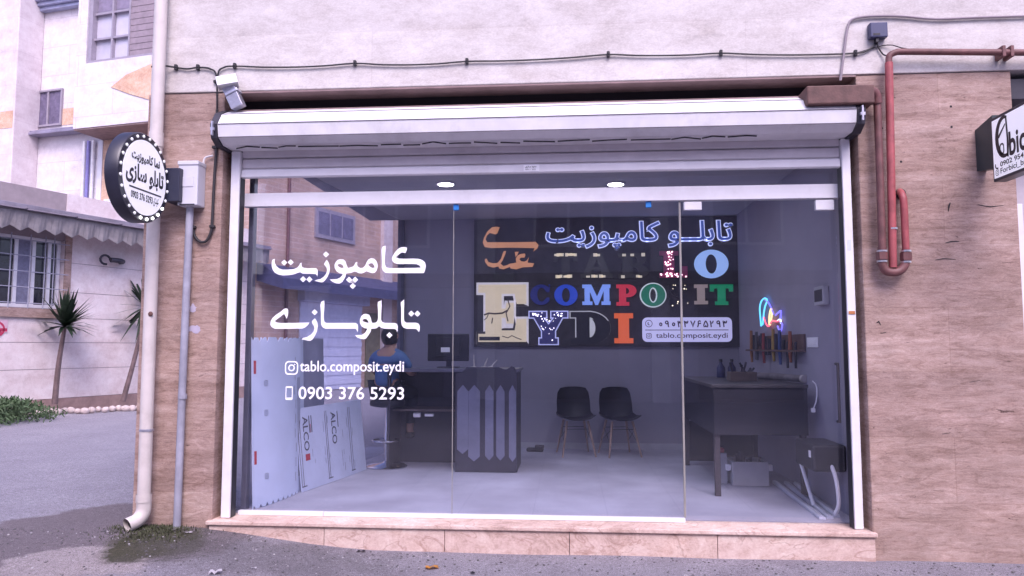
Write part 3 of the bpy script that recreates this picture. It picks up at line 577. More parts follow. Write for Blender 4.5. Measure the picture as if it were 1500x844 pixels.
# upper right: conduit, junction box, gas pipework
cu = thing('thin_conduit', 'thin grey conduit bending along the top of the wall near the junction box', 'pipe', W(1235, 110, -.02))
bm = NB(); tube(bm, smooth_path([W(1231, 118, -.03), W(1236, 80, -.03), W(1241, 45, -.03), W(1248, 29, -.03), W(1275, 24, -.03), W(1320, 24, -.03), W(1370, 28, -.03), W(1430, 26, -.03), W(1560, 22, -.03)], 5), .010, 8); obj('pipe', bm, mat('dull_conduit', (.26, .22, .24), .6), cu, smooth=True)
jb = thing('junction_box', 'small dark blue box on the pale wall at upper right', 'junction box', W(1287, 55, -.03))
a, b_ = W(1275, 55, -.07), W(1300, 32, -.07); bm = NB(); box(bm, a.x, b_.x, -.075, -.013, a.z, b_.z, .008); obj('case', bm, mat('navy_plastic', (.05, .055, .12), .5), jb)
bm = NB(); box(bm, a.x + .02, b_.x - .06, -.078, -.074, a.z + .015, a.z + .03); box(bm, a.x + .045, a.x + .065, -.06, -.03, a.z - .03, a.z + .002); obj('cable_gland', bm, BLACKP, jb)
gp = thing('gas_pipe', 'brown and red gas pipework with a U bend beside the shop front', 'pipe', W(1305, 395, -.09))
QY = -.09
bm = NB(); tube(bm, smooth_path([W(1303, 360, QY), W(1303, 90, QY)], 2) if False else [W(1308, 392, QY), W(1305, 240, QY), W(1302, 92, QY)], .0285, 12); obj('red_riser', bm, REDP, gp, smooth=True)
bm = NB(); tube(bm, smooth_path([W(1302, 92, QY), W(1303, 82, QY), W(1312, 77, QY), W(1325, 76, QY), W(1410, 76.5, QY), W(1600, 78, QY)], 4), .024, 12); obj('top_run', bm, BROWNP, gp, smooth=True)
bm = NB(); tube(bm, [W(1285, 150, QY), W(1289, 260, QY), W(1292, 362, QY)], .027, 12)
tube(bm, smooth_path([W(1292, 362, QY), W(1292, 384, QY), W(1297, 396, QY), W(1307, 399, QY), W(1318, 397, QY), W(1326, 386, QY), W(1327, 366, QY)], 5), .031, 12); obj('u_bend', bm, BROWNP, gp, smooth=True)
bm = NB(); tube(bm, smooth_path([W(1327, 366, QY), W(1324, 300, QY), W(1322, 288, QY + .01), W(1320, 283, QY + .04), W(1318, 281, 0)], 5), .026, 12); obj('red_stub', bm, REDP, gp, smooth=True)
bm = NB(); p = W(1319, 284, -.004); lathe(bm, [(.04, 0), (.04, .004)], 16, Matrix.Translation(p) @ Matrix.Rotation(R(90), 4, 'X')); obj('wall_hole', bm, DARKHOLE, gp)
for px, py, r_ in ((1292, 368, .036), (1292, 383, .036), (1327, 368, .036), (1327, 384, .036), (1308, 335, .032)):
    p = W(px, py, QY); bm = NB(); tube(bm, [p - Vector((0, 0, .006)), p + Vector((0, 0, .006))], r_, 12); obj('union', bm, STEEL, gp)
for px, py in ((1292, 375), (1327, 376)):
    p = W(px, py, QY); bm = NB(); tube(bm, [p - Vector((0, 0, .028)), p + Vector((0, 0, .028))], .041, 6); obj('union_nut', bm, BROWNP, gp)
for px in (1468, 1480):
    p = W(px, 77, QY); bm = NB(); box(bm, p.x - .012, p.x + .012, -.12, -.013, p.z - .04, p.z + .045, .004); obj('pipe_clip', bm, BROWNP, gp)
cv = thing('pipe_cover', 'rusty brown sheet metal cover boxed over the right end of the shutter hood', 'pipe cover', W(1230, 135, -.2))
bm = NB(); a, b_ = W(1183, 152, -.26), W(1284, 123, -.26)
YC = -.235
a, b_ = W(1183, 153, YC), W(1281, 123, YC)
box(bm, a.x, b_.x, YC, -.02, a.z, b_.z, .01); o = obj('cover', bm, BROWN, cv)
bm = NB(); tube(bm, smooth_path([W(1262, 137, -.13), W(1276, 134, -.12), W(1283, 140, -.1), W(1285, 152, QY)], 5), .036, 12); obj('elbow', bm, BROWNP, cv, smooth=True)

# small scars and fixings in the right pillar
for px, py in ((1290, 159), (1292, 188), (1393, 156), (1394, 186), (1320, 237)):
    c = W(px, py, -.002); n = 8; bm = NB(); bm.faces.new([bm.verts.new((c.x + .009 * math.cos(2 * math.pi * k / n), -.0015, c.z + .009 * math.sin(2 * math.pi * k / n))) for k in range(n)]); obj('screw_hole', bm, DARKHOLE, shop)
for p, r_ in (([(1392, 297), (1390, 302), (1389, 310)], .008), ([(1385, 356), (1393, 354), (1405, 354)], .005), ([(1284, 473), (1287, 471), (1290, 476)], .006), ([(1290, 488), (1298, 487)], .005), ([(1370, 381), (1382, 379), (1400, 380)], .004), ([(1432, 300), (1450, 303), (1470, 301)], .004), ([(1420, 560), (1436, 557)], .004), ([(1380, 636), (1392, 634)], .004)):
    bm = NB(); tube(bm, [W(x, y, -.0005) for x, y in p], [r_ * .5] + [r_] * (len(p) - 2) + [r_ * .4], 5); obj('stone_crack', bm, DARKHOLE, shop)

# ------------------------------------------------------------------ round blade sign
RSX, RSY = -3.15, -.492
cz = W(208, 261, RSY).z; rr = .336
rd = thing('round_sign', 'round black drum sign with white face ringed by bulbs on the left pillar', 'sign', (RSX - .05, RSY, cz - rr))
MX = Matrix.Translation((RSX, RSY, cz)) @ Matrix.Rotation(R(90), 4, 'Y')
bm = NB(); lathe(bm, [(rr - .012, -.105), (rr, -.097), (rr, -.012), (rr - .008, 0), (rr - .055, .001)], 56, MX); obj('drum', bm, mat('black_sign_drum', (.022, .022, .038), .35, var=.2), rd, smooth=True)
FACE = mat('white_sign_face', (.82, .82, .86), .45, var=.03, emit=(.9, .88, 1), es=.14)
bm = NB(); lathe(bm, [(rr - .056, .002), (rr - .056, .006)], 56, MX); face = obj('face', bm, FACE, rd)
BULB = mat('frosted_bulb', (.7, .7, .75), .25, emit=(1, .98, 1), es=.15); BULBON = mat('lit_bulb', (.9, .9, .9), .3, emit=(1, 1, 1), es=2.2)
for k in range(24):
    a = 2 * math.pi * (k + .5) / 24; y, z = RSY + math.cos(a) * (rr - .029), cz + math.sin(a) * (rr - .029)
    bm = NB(); ico(bm, (RSX + .006, y, z), .0125, 2, (.7, 1, 1)); on = math.sin(a) < -.55 and math.cos(a) > -.35 and k % 7 != 2
    obj('bulb', bm, BULBON if on else BULB, rd, smooth=True)
def sidetext(me, y, z): return place(me, frame3((RSX + .0075, RSY + y, cz + z), (0, 1, 0), (0, 0, 1)))
INK = mat('black_ink', (.02, .02, .03), .5)
link('lettering', sidetext(fit(text_mesh(vis('\ufee7\ufee4\ufe8e \ufedb\ufe8e\ufee3\ufb59\ufeee\ufeaf\ufbfe\ufe96'), .045), .37, .095), -.185, .085), INK, face)
link('lettering', sidetext(fit(text_mesh(vis('\ufe97\ufe8e\ufe91\ufee0\ufeee \ufeb3\ufe8e\ufeaf\ufbfc'), .038), .49, .16), -.245, -.075), INK, face)
link('underline', sidetext(poly_mesh([[(0, 0), (.42, 0), (.42, .012), (0, .012)]]), -.2, -.105), INK, face)
link('lettering', sidetext(fit(text_mesh('0903 376 5293', .03), .28, .055), -.175, -.178), INK, face)
link('lettering', sidetext(fit(text_mesh(vis('\ufecb\ufbff\ufeaa\ufbfc'), .01), .07, .07), .115, -.19), INK, face)
bm = NB(); z0_, z1_ = W(252, 300, -.05).z, W(252, 252, -.05).z; box(bm, RSX - .02, RSX + .10, RSY + rr - .03, -.001, z0_, z1_, .006); obj('bracket', bm, mat('black_sign_bracket', (.02, .022, .045), .4), rd)

# ------------------------------------------------------------------ square blade sign at the right edge
SQX = 3.05
q0 = plane_hit(1450, 175, Vector((SQX, 0, 0)), Vector((1, 0, 0))); q1 = plane_hit(1456, 267, Vector((SQX, 0, 0)), Vector((1, 0, 0)))
yw = (q0.y + q1.y) / 2; zt, zb = q0.z, q1.z; S = zt - zb; SW = .74
sq = thing('square_sign', 'square white blade sign with black frame and handwritten shop name at the right edge', 'sign', (SQX, yw - SW / 2, zb))
bm = NB(); box(bm, SQX, SQX + .09, yw - SW, yw, zb, zt, .006); obj('frame', bm, mat('black_sign_frame', (.03, .035, .05), .4), sq)
bm = NB(); box(bm, SQX - .003, SQX - .0005, yw - SW + .02, yw - .02, zb + .02, zt - .025); sf = obj('face', bm, mat('white_blade_face', (.84, .84, .88), .45, var=.03, emit=(.9, .88, 1), es=.2), sq)  # faint emission added to brighten the face
bm = NB(); z0_, z1_ = W(1440, 250, -.02).z, W(1440, 190, -.02).z
prism(bm, [(SQX + .002, -.001, z0_), (SQX + .002, -.001, z1_), (SQX + .012, yw - .002, z1_ + .05), (SQX + .012, yw - .002, z0_ - .03)], (.07, 0, 0)); obj('bracket', bm, mat('green_black_bracket', (.03, .045, .05), .4), sq)
def sqp(me, u, v): return place(me, frame3((SQX - .005, yw - u, zb + v), (0, -1, 0), (0, 0, 1)))
arc = lambda cx, cy, rx, ry, a0, a1, n=16: [(cx + rx * math.cos(R(a0 + (a1 - a0) * k / n)), cy + ry * math.sin(R(a0 + (a1 - a0) * k / n))) for k in range(n + 1)]
big = arc(.18, .27, .105, .15, 62, 290) + [(.235, .10)] + arc(.195, .27, .080, .125, 285, 80)[::1]
link('emblem', sqp(poly_mesh([big]), -.02, .02), INK, sf, label='thick open curve drawn like the letter C')
link('emblem', sqp(poly_mesh([[(.205, .40), (.222, .40), (.235, .20), (.225, .12), (.205, .12), (.212, .25)]]), -.02, .02), INK, sf)
link('emblem', sqp(poly_mesh([[(.11, .29), (.20, .36), (.205, .35), (.12, .27)]]), -.02, .02), INK, sf)
link('lettering', sqp(poly_mesh([ring_poly(.15, .19, .055, .085, .027), ring_poly(.15, .19, .033, .06, .0165)]), -.02, .02), INK, sf)
link('lettering', sqp(fit(text_mesh('bici', .025), .22, .17), .215, .135), INK, sf)
link('lettering', sqp(fit(text_mesh('0902 954 53', .02), .36, .036), .10, .088), INK, sf)
link('lettering', sqp(fit(text_mesh('Forbici_barb', .012), .36, .045), .10, .033), INK, sf)
link('icon', sqp(camera_icon(.042), .04, .035), INK, sf)
link('icon', sqp(poly_mesh([arc(.03, .02, .028, .028, 150, 300, 8) + arc(.03, .02, .017, .017, 300, 150, 8)]), .035, .088), INK, sf)

# ------------------------------------------------------------------ shop interior
for px, lab in ((653, 'lit round ceiling downlight, the left one of two above the transom'), (902, 'lit round ceiling downlight, the right one of two above the transom')):
    p = at(px, 269, 2, 3.275); dl = thing('downlight', lab, 'ceiling light', p, 0, 'ceiling downlights')
    bm = NB(); lathe(bm, [(.10, 0), (.10, -.008), (.085, -.012)], 24); obj('trim_ring', bm, WHITE, dl, local=True)
    bm = NB(); lathe(bm, [(.082, -.0125), (.082, -.015)], 24); obj('diffuser', bm, mat('lit_diffuser', (.9, .9, .9), .5, emit=(1, .97, 1), es=9), dl, local=True)
    ld = bpy.data.lights.new('downlight_lamp', 'AREA'); ld.shape = 'DISK'; ld.size = .15; ld.energy = 7; ld.color = (.82, .84, 1)
    lo = bpy.data.objects.new('lamp', ld); COL.objects.link(lo); lo.parent = dl; lo.location = (0, 0, -.02)

# the wall sign on the back wall
SY = BY - .05
pa, pb = W(694, 508, SY), W(1084, 313, SY)
ws = thing('wall_sign', 'dark wall panel carrying the big coloured shop letters on the back wall', 'sign', ((pa.x + pb.x) / 2, SY, pa.z))
bm = NB(); box(bm, pa.x, pb.x, SY, BY - .002, pa.z, min(pb.z, 3.27), .004); obj('panel', bm, NAVY, ws)
t, s = .17, .34
def sl_I(): c = .3; return [[(0,0),(.6,0),(.6,t),(c+s/2,t),(c+s/2,1-t),(.6,1-t),(.6,1),(0,1),(0,1-t),(c-s/2,1-t),(c-s/2,t),(0,t)]]
def sl_T(): return [[(.22,0),(.78,0),(.78,t),(.5+s/2,t),(.5+s/2,1-t*1.1),(.82,1-t*1.1),(.84,.66),(1,.66),(1,1),(0,1),(0,.66),(.16,.66),(.18,1-t*1.1),(.5-s/2,1-t*1.1),(.5-s/2,t),(.22,t)]]
def sl_E(): return [[(0,0),(.95,0),(.95,.40),(.76,.40),(.72,.2),(.46,.2),(.46,.42),(.54,.42),(.56,.32),(.70,.32),(.70,.68),(.56,.68),(.54,.58),(.46,.58),(.46,.84),(.72,.84),(.76,.66),(.95,.66),(.95,1),(0,1),(0,.86),(.14,.86),(.14,.14),(0,.14)]]
def sl_L(): return [[(0,0),(.9,0),(.9,.42),(.72,.42),(.68,t),(.48,t),(.48,1-t),(.62,1-t),(.62,1),(0,1),(0,1-t),(.13,1-t),(.13,t),(0,t)]]
def sl_Y(): return [[(.26,0),(.74,0),(.74,t),(.5+s/2,t),(.5+s/2,.40),(.87,1-t),(1,1-t),(1,1),(.58,1),(.58,1-t),(.66,1-t),(.5,.60),(.36,1-t),(.44,1-t),(.44,1),(0,1),(0,1-t),(.12,1-t),(.5-s/2,.40),(.5-s/2,t),(.26,t)]]
def sl_D(): return [[(0,0),(.5,0)] + arc(.45,.5,.52,.5,-84,84,14) + [(.5,1),(0,1),(0,1-t),(.14,1-t),(.14,t),(0,t)], [(.47,t)] + arc(.47,.5,.17,.5-t,-80,80,10) + [(.47,1-t)]]
def sl_B(): return [[(0,0),(.5,0)] + arc(.55,.27,.4,.27,-88,62,8) + arc(.52,.76,.36,.24,-50,88,8) + [(.5,1),(0,1),(0,1-t),(.13,1-t),(.13,t),(0,t)], [(.45,.15),(.52,.15)] + arc(.52,.29,.10,.13,-80,80,6) + [(.45,.43)], [(.45,.57),(.5,.57)] + arc(.5,.72,.09,.12,-80,80,6) + [(.45,.85)]]
def sl_P(): return [[(0,0),(.62,0),(.62,t),(.47,t),(.47,.40),(.55,.40)] + arc(.56,.70,.42,.30,-88,88,12) + [(.5,1),(0,1),(0,1-t),(.13,1-t),(.13,t),(0,t)], [(.47,.54)] + arc(.48,.70,.15,.15,-85,85,8) + [(.47,.86)]]
def sl_M(): return [[(0,0),(.36,0),(.36,t),(.27,t),(.27,.66),(.46,0),(.56,0),(.76,.68),(.76,t),(.68,t),(.68,0),(1,0),(1,t),(.96,t),(.96,1-t),(1,1-t),(1,1),(.72,1),(.52,.42),(.32,1),(0,1),(0,1-t),(.08,1-t),(.08,t),(0,t)]]
def sl_A(): return [[(0,0),(.40,0),(.40,t),(.31,t),(.35,.3),(.62,.3),(.66,t),(.57,t),(.57,0),(1,0),(1,t),(.93,t),(.66,1),(.34,1),(.08,t),(0,t)], [(.40,.44),(.57,.44),(.49,.74)]]
def sl_O(): return [arc(.5,.5,.5,.5,0,350,35), arc(.5,.5,.17,.34,0,350,35)]
def sl_C(): return [arc(.5,.5,.5,.5,40,320,26) + [(.88,.36),(.76,.36)] + arc(.52,.5,.2,.34,300,60,16) + [(.76,.62),(.88,.62),(.92,1),(.84,1)]]
def sl_S(): return [[(.06,.02),(.16,.02),(.2,.08),(.5,0),(.8,.06),(.95,.28),(.85,.48),(.55,.60),(.36,.70),(.40,.82),(.55,.86),(.72,.76),(.78,.66),(.9,.66),(.9,.98),(.8,.98),(.76,.93),(.5,1),(.2,.94),(.07,.72),(.18,.52),(.45,.40),(.66,.30),(.6,.17),(.45,.14),(.28,.22),(.2,.36),(.06,.36)]]
def letter(fn, bx, col, name_label, out=None, oy=0, rough=.4, es=0.0, owid=.02):
    a, w, h = box_on(*bx, SY); pls = fn(); xs_ = [p[0] for p in pls[0]]; x0_, k = min(xs_), max(xs_) - min(xs_)
    P_ = [[((x - x0_) / k * w, y * h) for x, y in pl] for pl in pls]
    m_ = mat('letter_' + name_label.split()[0] + str(len(MATS)), col, rough, emit=col if es else None, es=es * .8, var=.06)  # es puts extra brightness into the letter colour as emission
    par = link('letter', place(poly_mesh(P_, .03), frame3((a.x, SY - .018 - oy, a.z), (1, 0, 0), (0, 0, 1))), m_, ws, label=name_label)
    if out:
        om = mat('letter_outline' + str(out), out, .35, emit=out, es=.3)  # outline brightened with emission as well
        link('outline', place(poly_mesh(P_, .012, owid), frame3((a.x, SY - .008 - oy, a.z), (1, 0, 0), (0, 0, 1))), om, par)
    return par, a, w, h
def dots(par, a, w, h, fn, n, m_, rad=.008, seed=1, regions=None):
    rg = random.Random(seed); bm = NB()
    for _ in range(n):
        rx = rg.choice(regions or [(0, 1, 0, 1)]); u, v = rg.uniform(rx[0], rx[1]), rg.uniform(rx[2], rx[3])
        ico(bm, (a.x + u * w, SY - .037, a.z + v * h), rad * rg.uniform(.6, 1.3), 1)
    obj('led_dots', bm, m_, par)
LEDW = mat('led_white', (.9, .9, .9), .4, emit=(1, .92, 1), es=2.0)
CHAR = (.055, .053, .052); CREAM = (.72, .64, .50)
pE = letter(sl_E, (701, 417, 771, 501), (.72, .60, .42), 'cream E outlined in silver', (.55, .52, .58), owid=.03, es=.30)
GREYI = mat('grey_branch_ink', (.13, .10, .09), .6); ea, ew, eh = pE[1:]
f_ = lambda u, v: (ea.x + ew * u, SY - .036, ea.z + eh * v)
for pth, r_ in (([(.12, .47), (.22, .5), (.35, .49), (.5, .5), (.62, .55)], .011), ([(.22, .5), (.18, .42), (.12, .38)], .006), ([(.3, .42), (.28, .32)], .008), ([(.62, .36), (.58, .5), (.66, .62), (.62, .72)], .008), ([(.5, .1), (.62, .07), (.7, .11), (.8, .07), (.9, .04)], .006)): bm = NB(); tube(bm, [f_(*q) for q in pth], r_, 6); obj('branch', bm, GREYI, pE[0])
bm = NB(); box(bm, ea.x + .02 * ew, ea.x + .45 * ew, SY - .037, SY - .034, ea.z + .025 * eh, ea.z + .09 * eh); obj('dark_bar', bm, INK, pE[0])
for fn, bx, nm in ((sl_T, (811, 371, 846, 408), 'charcoal T with worn cream edges'), (sl_A, (851, 371, 897, 408), 'charcoal A with worn cream edges'), (sl_B, (906, 371, 950, 408), 'charcoal B with worn cream edges')):
    par, a, w, h = letter(fn, bx, CHAR, nm); rg = random.Random(nm)
    for (u0, u1, v0, v1, q) in ((.05, .95, .86, 1.0, 10), (.1, .75, 0, .14, 8)):
        bm = NB()
        for i in range(q):
            u = u0 + (u1 - u0) * (i + .5) / q
            if rg.random() < (.9 if fn is sl_T else .45 if fn is sl_A else .4) and not (fn is sl_A and v0 > .5 and not .36 < u < .64): box(bm, a.x + w * (u - .06), a.x + w * (u + .06), SY - .0365, SY - .034, a.z + h * (v0 + rg.uniform(0, .03)), a.z + h * (v1 - rg.uniform(0, .04)))
        obj('worn_patch', bm, mat('cream_patch', CREAM, .5, emit=CREAM, es=.25), par)  # emission in the cream colour brightens the patches
par, a, w, h = letter(sl_L, (966, 368, 1006, 407), (.42, .06, .17), 'crimson L studded with tiny lights')
dots(par, a, w, h, sl_L, 46, mat('led_pink', (.9, .6, .7), .4, emit=(1, .7, .8), es=2.0), .009, 3, [(.2, .5, .02, .98), (.2, .5, .3, .98), (0, .95, .02, .15)])
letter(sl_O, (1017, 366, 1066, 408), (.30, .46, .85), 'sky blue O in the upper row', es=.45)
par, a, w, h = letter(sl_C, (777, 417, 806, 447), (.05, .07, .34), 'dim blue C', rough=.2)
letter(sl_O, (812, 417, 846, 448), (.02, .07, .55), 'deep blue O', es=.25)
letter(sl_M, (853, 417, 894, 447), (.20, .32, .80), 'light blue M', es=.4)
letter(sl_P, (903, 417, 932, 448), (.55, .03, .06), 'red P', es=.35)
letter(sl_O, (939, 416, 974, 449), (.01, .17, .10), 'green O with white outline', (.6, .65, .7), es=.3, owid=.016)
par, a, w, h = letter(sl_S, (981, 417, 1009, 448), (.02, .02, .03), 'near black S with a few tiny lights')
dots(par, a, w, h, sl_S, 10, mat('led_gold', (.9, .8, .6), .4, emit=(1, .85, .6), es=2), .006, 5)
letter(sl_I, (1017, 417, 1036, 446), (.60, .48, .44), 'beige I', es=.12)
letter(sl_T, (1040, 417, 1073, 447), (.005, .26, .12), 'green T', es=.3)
par, a, w, h = letter(sl_Y, (776, 457, 831, 504), (.09, .09, .30), 'navy Y outlined and speckled with tiny lights', (.5, .52, .9), owid=.016)
dots(par, a, w, h, sl_Y, 44, LEDW, .006, 9, [(.08, .4, .84, .98), (.6, .95, .84, .98), (.34, .66, .02, .5), (.3, .5, .4, .8), (.5, .72, .4, .8)])
letter(sl_D, (836, 457, 893, 504), (.02, .02, .03), 'black D outlined in silver', (.45, .45, .5), owid=.014)
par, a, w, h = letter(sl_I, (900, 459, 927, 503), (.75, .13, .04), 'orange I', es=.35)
# glowing Persian line, outline and core
a, w, h = box_on(799, 322, 1073, 368, SY)
body = vis('\ufe97\ufe8e\ufe91\ufee0\u0640\u0640\ufeee \ufedb\ufe8e\ufee3\ufb59\ufeee\ufeaf\ufbfe\ufe96')
m1 = text_mesh(body, .036, .01); m2 = text_mesh(body, .004, .01)
xs1 = [v.co.x for v in m1.vertices]; ys1 = [v.co.y for v in m1.vertices]; ox, oy = min(xs1), min(ys1); kx, ky = w / (max(xs1) - ox), h / (max(ys1) - oy)
for m_, yy in ((m1, .016), (m2, .032)):
    for v in m_.vertices: v.co = ((v.co.x - ox) * kx, (v.co.y - oy) * ky, v.co.z)
    place(m_, frame3((a.x, SY - yy, a.z), (1, 0, 0), (0, 0, 1)))
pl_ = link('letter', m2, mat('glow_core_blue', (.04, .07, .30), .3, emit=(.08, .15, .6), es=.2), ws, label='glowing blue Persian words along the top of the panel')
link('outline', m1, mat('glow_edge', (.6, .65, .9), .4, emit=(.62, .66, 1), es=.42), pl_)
# orange calligraphy at upper left of the panel
cal = [[(355,110),(325,185),(300,198),(230,180),(195,215),(180,260),(200,295),(500,295),(800,290),(835,330),(820,370),(770,410),(785,368),(500,362),(250,366),(170,355),(145,300),(160,240),(200,165),(260,110),(310,103)],
 [(190,495),(215,540),(270,555),(330,550),(370,500),(390,440),(405,405),(435,405),(420,450),(390,520),(365,560),(400,590),(440,580),(480,560),(520,555),(560,545),(552,500),(575,460),(610,440),(665,435),(672,455),(660,485),(615,485),(598,505),(620,530),(660,535),(690,520),(715,475),(700,548),(780,555),(760,600),(640,605),(560,630),(490,620),(480,600),(400,630),(350,620),(340,595),(270,608),(210,590),(175,540),(170,510)],
 [(540,415),(590,412),(572,450),(550,478)]]
me = px_map(poly_mesh(neg(cal)), 8.44, 690, 320, SY - .012)
link('letter', me, mat('copper_letter', (.50, .22, .11), .4, emit=(.5, .22, .11), es=.35), ws, label='copper coloured calligraphy at the upper left of the panel')  # copper brightened by emission in its own colour
bm = NB(); a_, w_, h_ = box_on(722, 399, 754, 414, SY); box(bm, a_.x, a_.x + w_, SY - .02, SY - .001, a_.z, a_.z + h_); sp = obj('black_tile', bm, BLACKP, ws)
# light box with phone number and account
a, w, h = box_on(941, 465, 1071, 501, SY)
LB = mat('light_box_face', (.7, .68, .9), .5, emit=(.62, .6, 1.0), es=.26, var=.03)
lb = link('light_box', place(poly_mesh([ring_poly(w / 2, h / 2, w, h, h * .2)], .04), frame3((a.x, SY - .022, a.z), (1, 0, 0), (0, 0, 1))), LB, ws)
PUR = mat('purple_ink', (.06, .01, .09), .5)
def lbp(me, u, v): return place(me, frame3((a.x + u * w, SY - .0435, a.z + v * h), (1, 0, 0), (0, 0, 1)))
def ribbon(bm, pts, wd):
    P_ = [Vector((x, y, 0)) for x, y in pts]; prev = None
    for i, p_ in enumerate(P_):
        d_ = (P_[min(i + 1, len(P_) - 1)] - P_[max(i - 1, 0)]).normalized(); nr = Vector((-d_.y, d_.x, 0)) * wd
        cur = (bm.verts.new(p_ + nr), bm.verts.new(p_ - nr))
        if prev: bm.faces.new((prev[0], prev[1], cur[1], cur[0]))
        prev = cur
PD = {'0': [arc(.5, .45, .2, .22, 0, 360, 14)], '9': [arc(.42, .74, .24, .22, 0, 360, 14), [(.68, .78), (.68, .4), (.74, 0)]], '3': [[(.12, 1), (.2, .6), (.28, 0)], [(.17, .75), (.25, .62), (.38, .66), (.44, .95)], [(.44, .8), (.54, .62), (.7, .66), (.78, 1)]],
      '7': [[(.1, 1), (.34, .55), (.5, 0), (.66, .55), (.9, 1)]], '6': [[(.78, .9), (.5, 1), (.28, .82), (.34, .6), (.62, .58), (.82, .64)], [(.34, .6), (.3, .3), (.16, 0)]], '5': [[(.5, 1), (.3, .72), (.12, .3), (.2, .04), (.42, .08), (.5, .3), (.58, .08), (.8, .04), (.88, .3), (.7, .72), (.5, 1)]], '2': [[(.15, 1), (.24, .6), (.32, 0)], [(.2, .78), (.3, .62), (.55, .64), (.7, 1)]]}
bm = NB()
for k, ch_ in enumerate('09033765293'):
    for st_ in PD[ch_]: ribbon(bm, [((k + .08 + .84 * x) * w * .79 / 11, y * h * .26) for x, y in st_], h * .024)
me = bpy.data.meshes.new('m'); bm.to_mesh(me); bm.free(); link('lettering', lbp(me, .17, .60), PUR, lb)
link('lettering', lbp(fit(text_mesh('tablo.composit.eydi', .01), w * .80, h * .27), .15, .10), PUR, lb)
link('rule', lbp(poly_mesh([[(0, 0), (w * .93, 0), (w * .93, h * .03), (0, h * .03)]]), .03, .47), PUR, lb)
link('icon', lbp(camera_icon(h * .22), .04, .14), PUR, lb)
link('icon', lbp(merge([poly_mesh([arc(.5 * h * .3, .5 * h * .3, h * .15, h * .15, 0, 345, 22), arc(.5 * h * .3, .5 * h * .3, h * .125, h * .125, 0, 345, 22)]), poly_mesh([arc(.17 * h, .15 * h, h * .075, h * .075, 120, 280, 8) + arc(.17 * h, .15 * h, h * .04, h * .04, 280, 120, 8)])]), .03, .60), PUR, lb)

# chairs
SHELL = mat('black_chair_shell', (.022, .02, .03), .45); BEECH = mat('beech_leg', (.30, .20, .15), .5, var=.2); WIRE = mat('black_wire', (.02, .02, .02), .4)
def make_chair(label):
    t_ = thing('shell_chair', label, 'chair', (0, 0, 0), 0, 'shell chairs by the back wall'); bm = NB()
    prof_ = [(-.24, .44, .20), (-.235, .455, .215), (-.12, .445, .235), (.02, .43, .235), (.13, .455, .225), (.185, .53, .215), (.215, .65, .215), (.235, .76, .20), (.24, .815, .165), (.24, .83, .10)]
    rows = []
    for y, z, hw in prof_:
        row = []
        for k in range(9):
            u = -1 + 2 * k / 8; lift = (abs(u) ** 3) * (.055 if z < .5 else 0); fwd = (u * u) * (.07 if z >= .5 else 0)
            row.append(bm.verts.new((u * hw, y - fwd, z + lift)))
        rows.append(row)
    for r0, r1 in zip(rows, rows[1:]):
        for k in range(8): bm.faces.new((r0[k], r0[k + 1], r1[k + 1], r1[k]))
    bmesh.ops.solidify(bm, geom=bm.faces[:], thickness=.012); obj('shell', bm, SHELL, t_, local=True, smooth=True)
    for sx in (-1, 1):
        for (ty, fy) in ((-.13, -.24), (.12, .22)):
            bm = NB(); tube(bm, [(sx * .13, ty, .425), (sx * .205, fy, 0)], [.017, .011], 10); obj('leg', bm, BEECH, t_, local=True, smooth=True)
    bm = NB()
    for sx in (-1, 1):
        tube(bm, [(sx * .15, -.155, .33), (sx * .18, .18, .16)], .004, 6); tube(bm, [(sx * .15, .145, .33), (sx * .18, -.2, .16)], .004, 6)
    tube(bm, [(-.15, -.155, .33), (.15, -.155, .33)], .004, 6); tube(bm, [(-.15, .145, .33), (.15, .145, .33)], .004, 6); obj('brace', bm, WIRE, t_, local=True)
    return t_
ch = make_chair('black shell chair with wooden legs, nearer the striped counter')
p1 = at(843, 660, 2, FZ); ch.location = (p1.x, 3.68, FZ); ch.rotation_euler = (0, 0, R(10))
c2 = copy_tree(ch); p2 = at(902, 660, 2, FZ); c2.location = (p2.x + .02, 3.68, FZ); c2.rotation_euler = (0, 0, R(14)); c2['label'] = 'black shell chair with wooden legs, nearer the workbench'
# counter
DK = mat('counter_dark_laminate', (.035, .034, .05), .5); LT = mat('counter_light_slat', (.165, .175, .25), .5, var=.15)
CX0, CXM, CX1, CY0, CY1 = -2.0, -1.225, -.56, 2.28, 2.95; CZ = FZ + 1.10
co = thing('service_counter', 'dark service counter with pale pencil shaped slats on its front', 'counter', ((CX0 + CX1) / 2, CY0, FZ))
bm = NB(); box(bm, CX0, CX1 + .02, CY0 + .02, CY1, CZ - .035, CZ, .004); obj('top', bm, mat('counter_top', (.12, .12, .16), .3), co)
bm = NB(); zz = [];
pts_ = [(CXM, FZ + .004), (CX1 - .02, FZ + .004)]
xsn = [CX1, CX1 + .0, CX1 - .03]
outl = [(CXM, FZ + .003), (CX1 - .02, FZ + .003), (CX1, FZ + .09), (CX1, CZ - .05), (CX1 - .03, CZ + .02), (CX1 - .06, CZ + .03), (CX1 - .12, CZ - .01), (CX1 - .2, CZ + .02), (CXM + .12, CZ + .02), (CXM + .06, CZ - .05), (CXM, CZ - .06)]
prism(bm, [(x, CY0, z) for x, z in outl], (0, .02, 0)); obj('front_panel', bm, DK, co)
W_ = CX1 - CXM
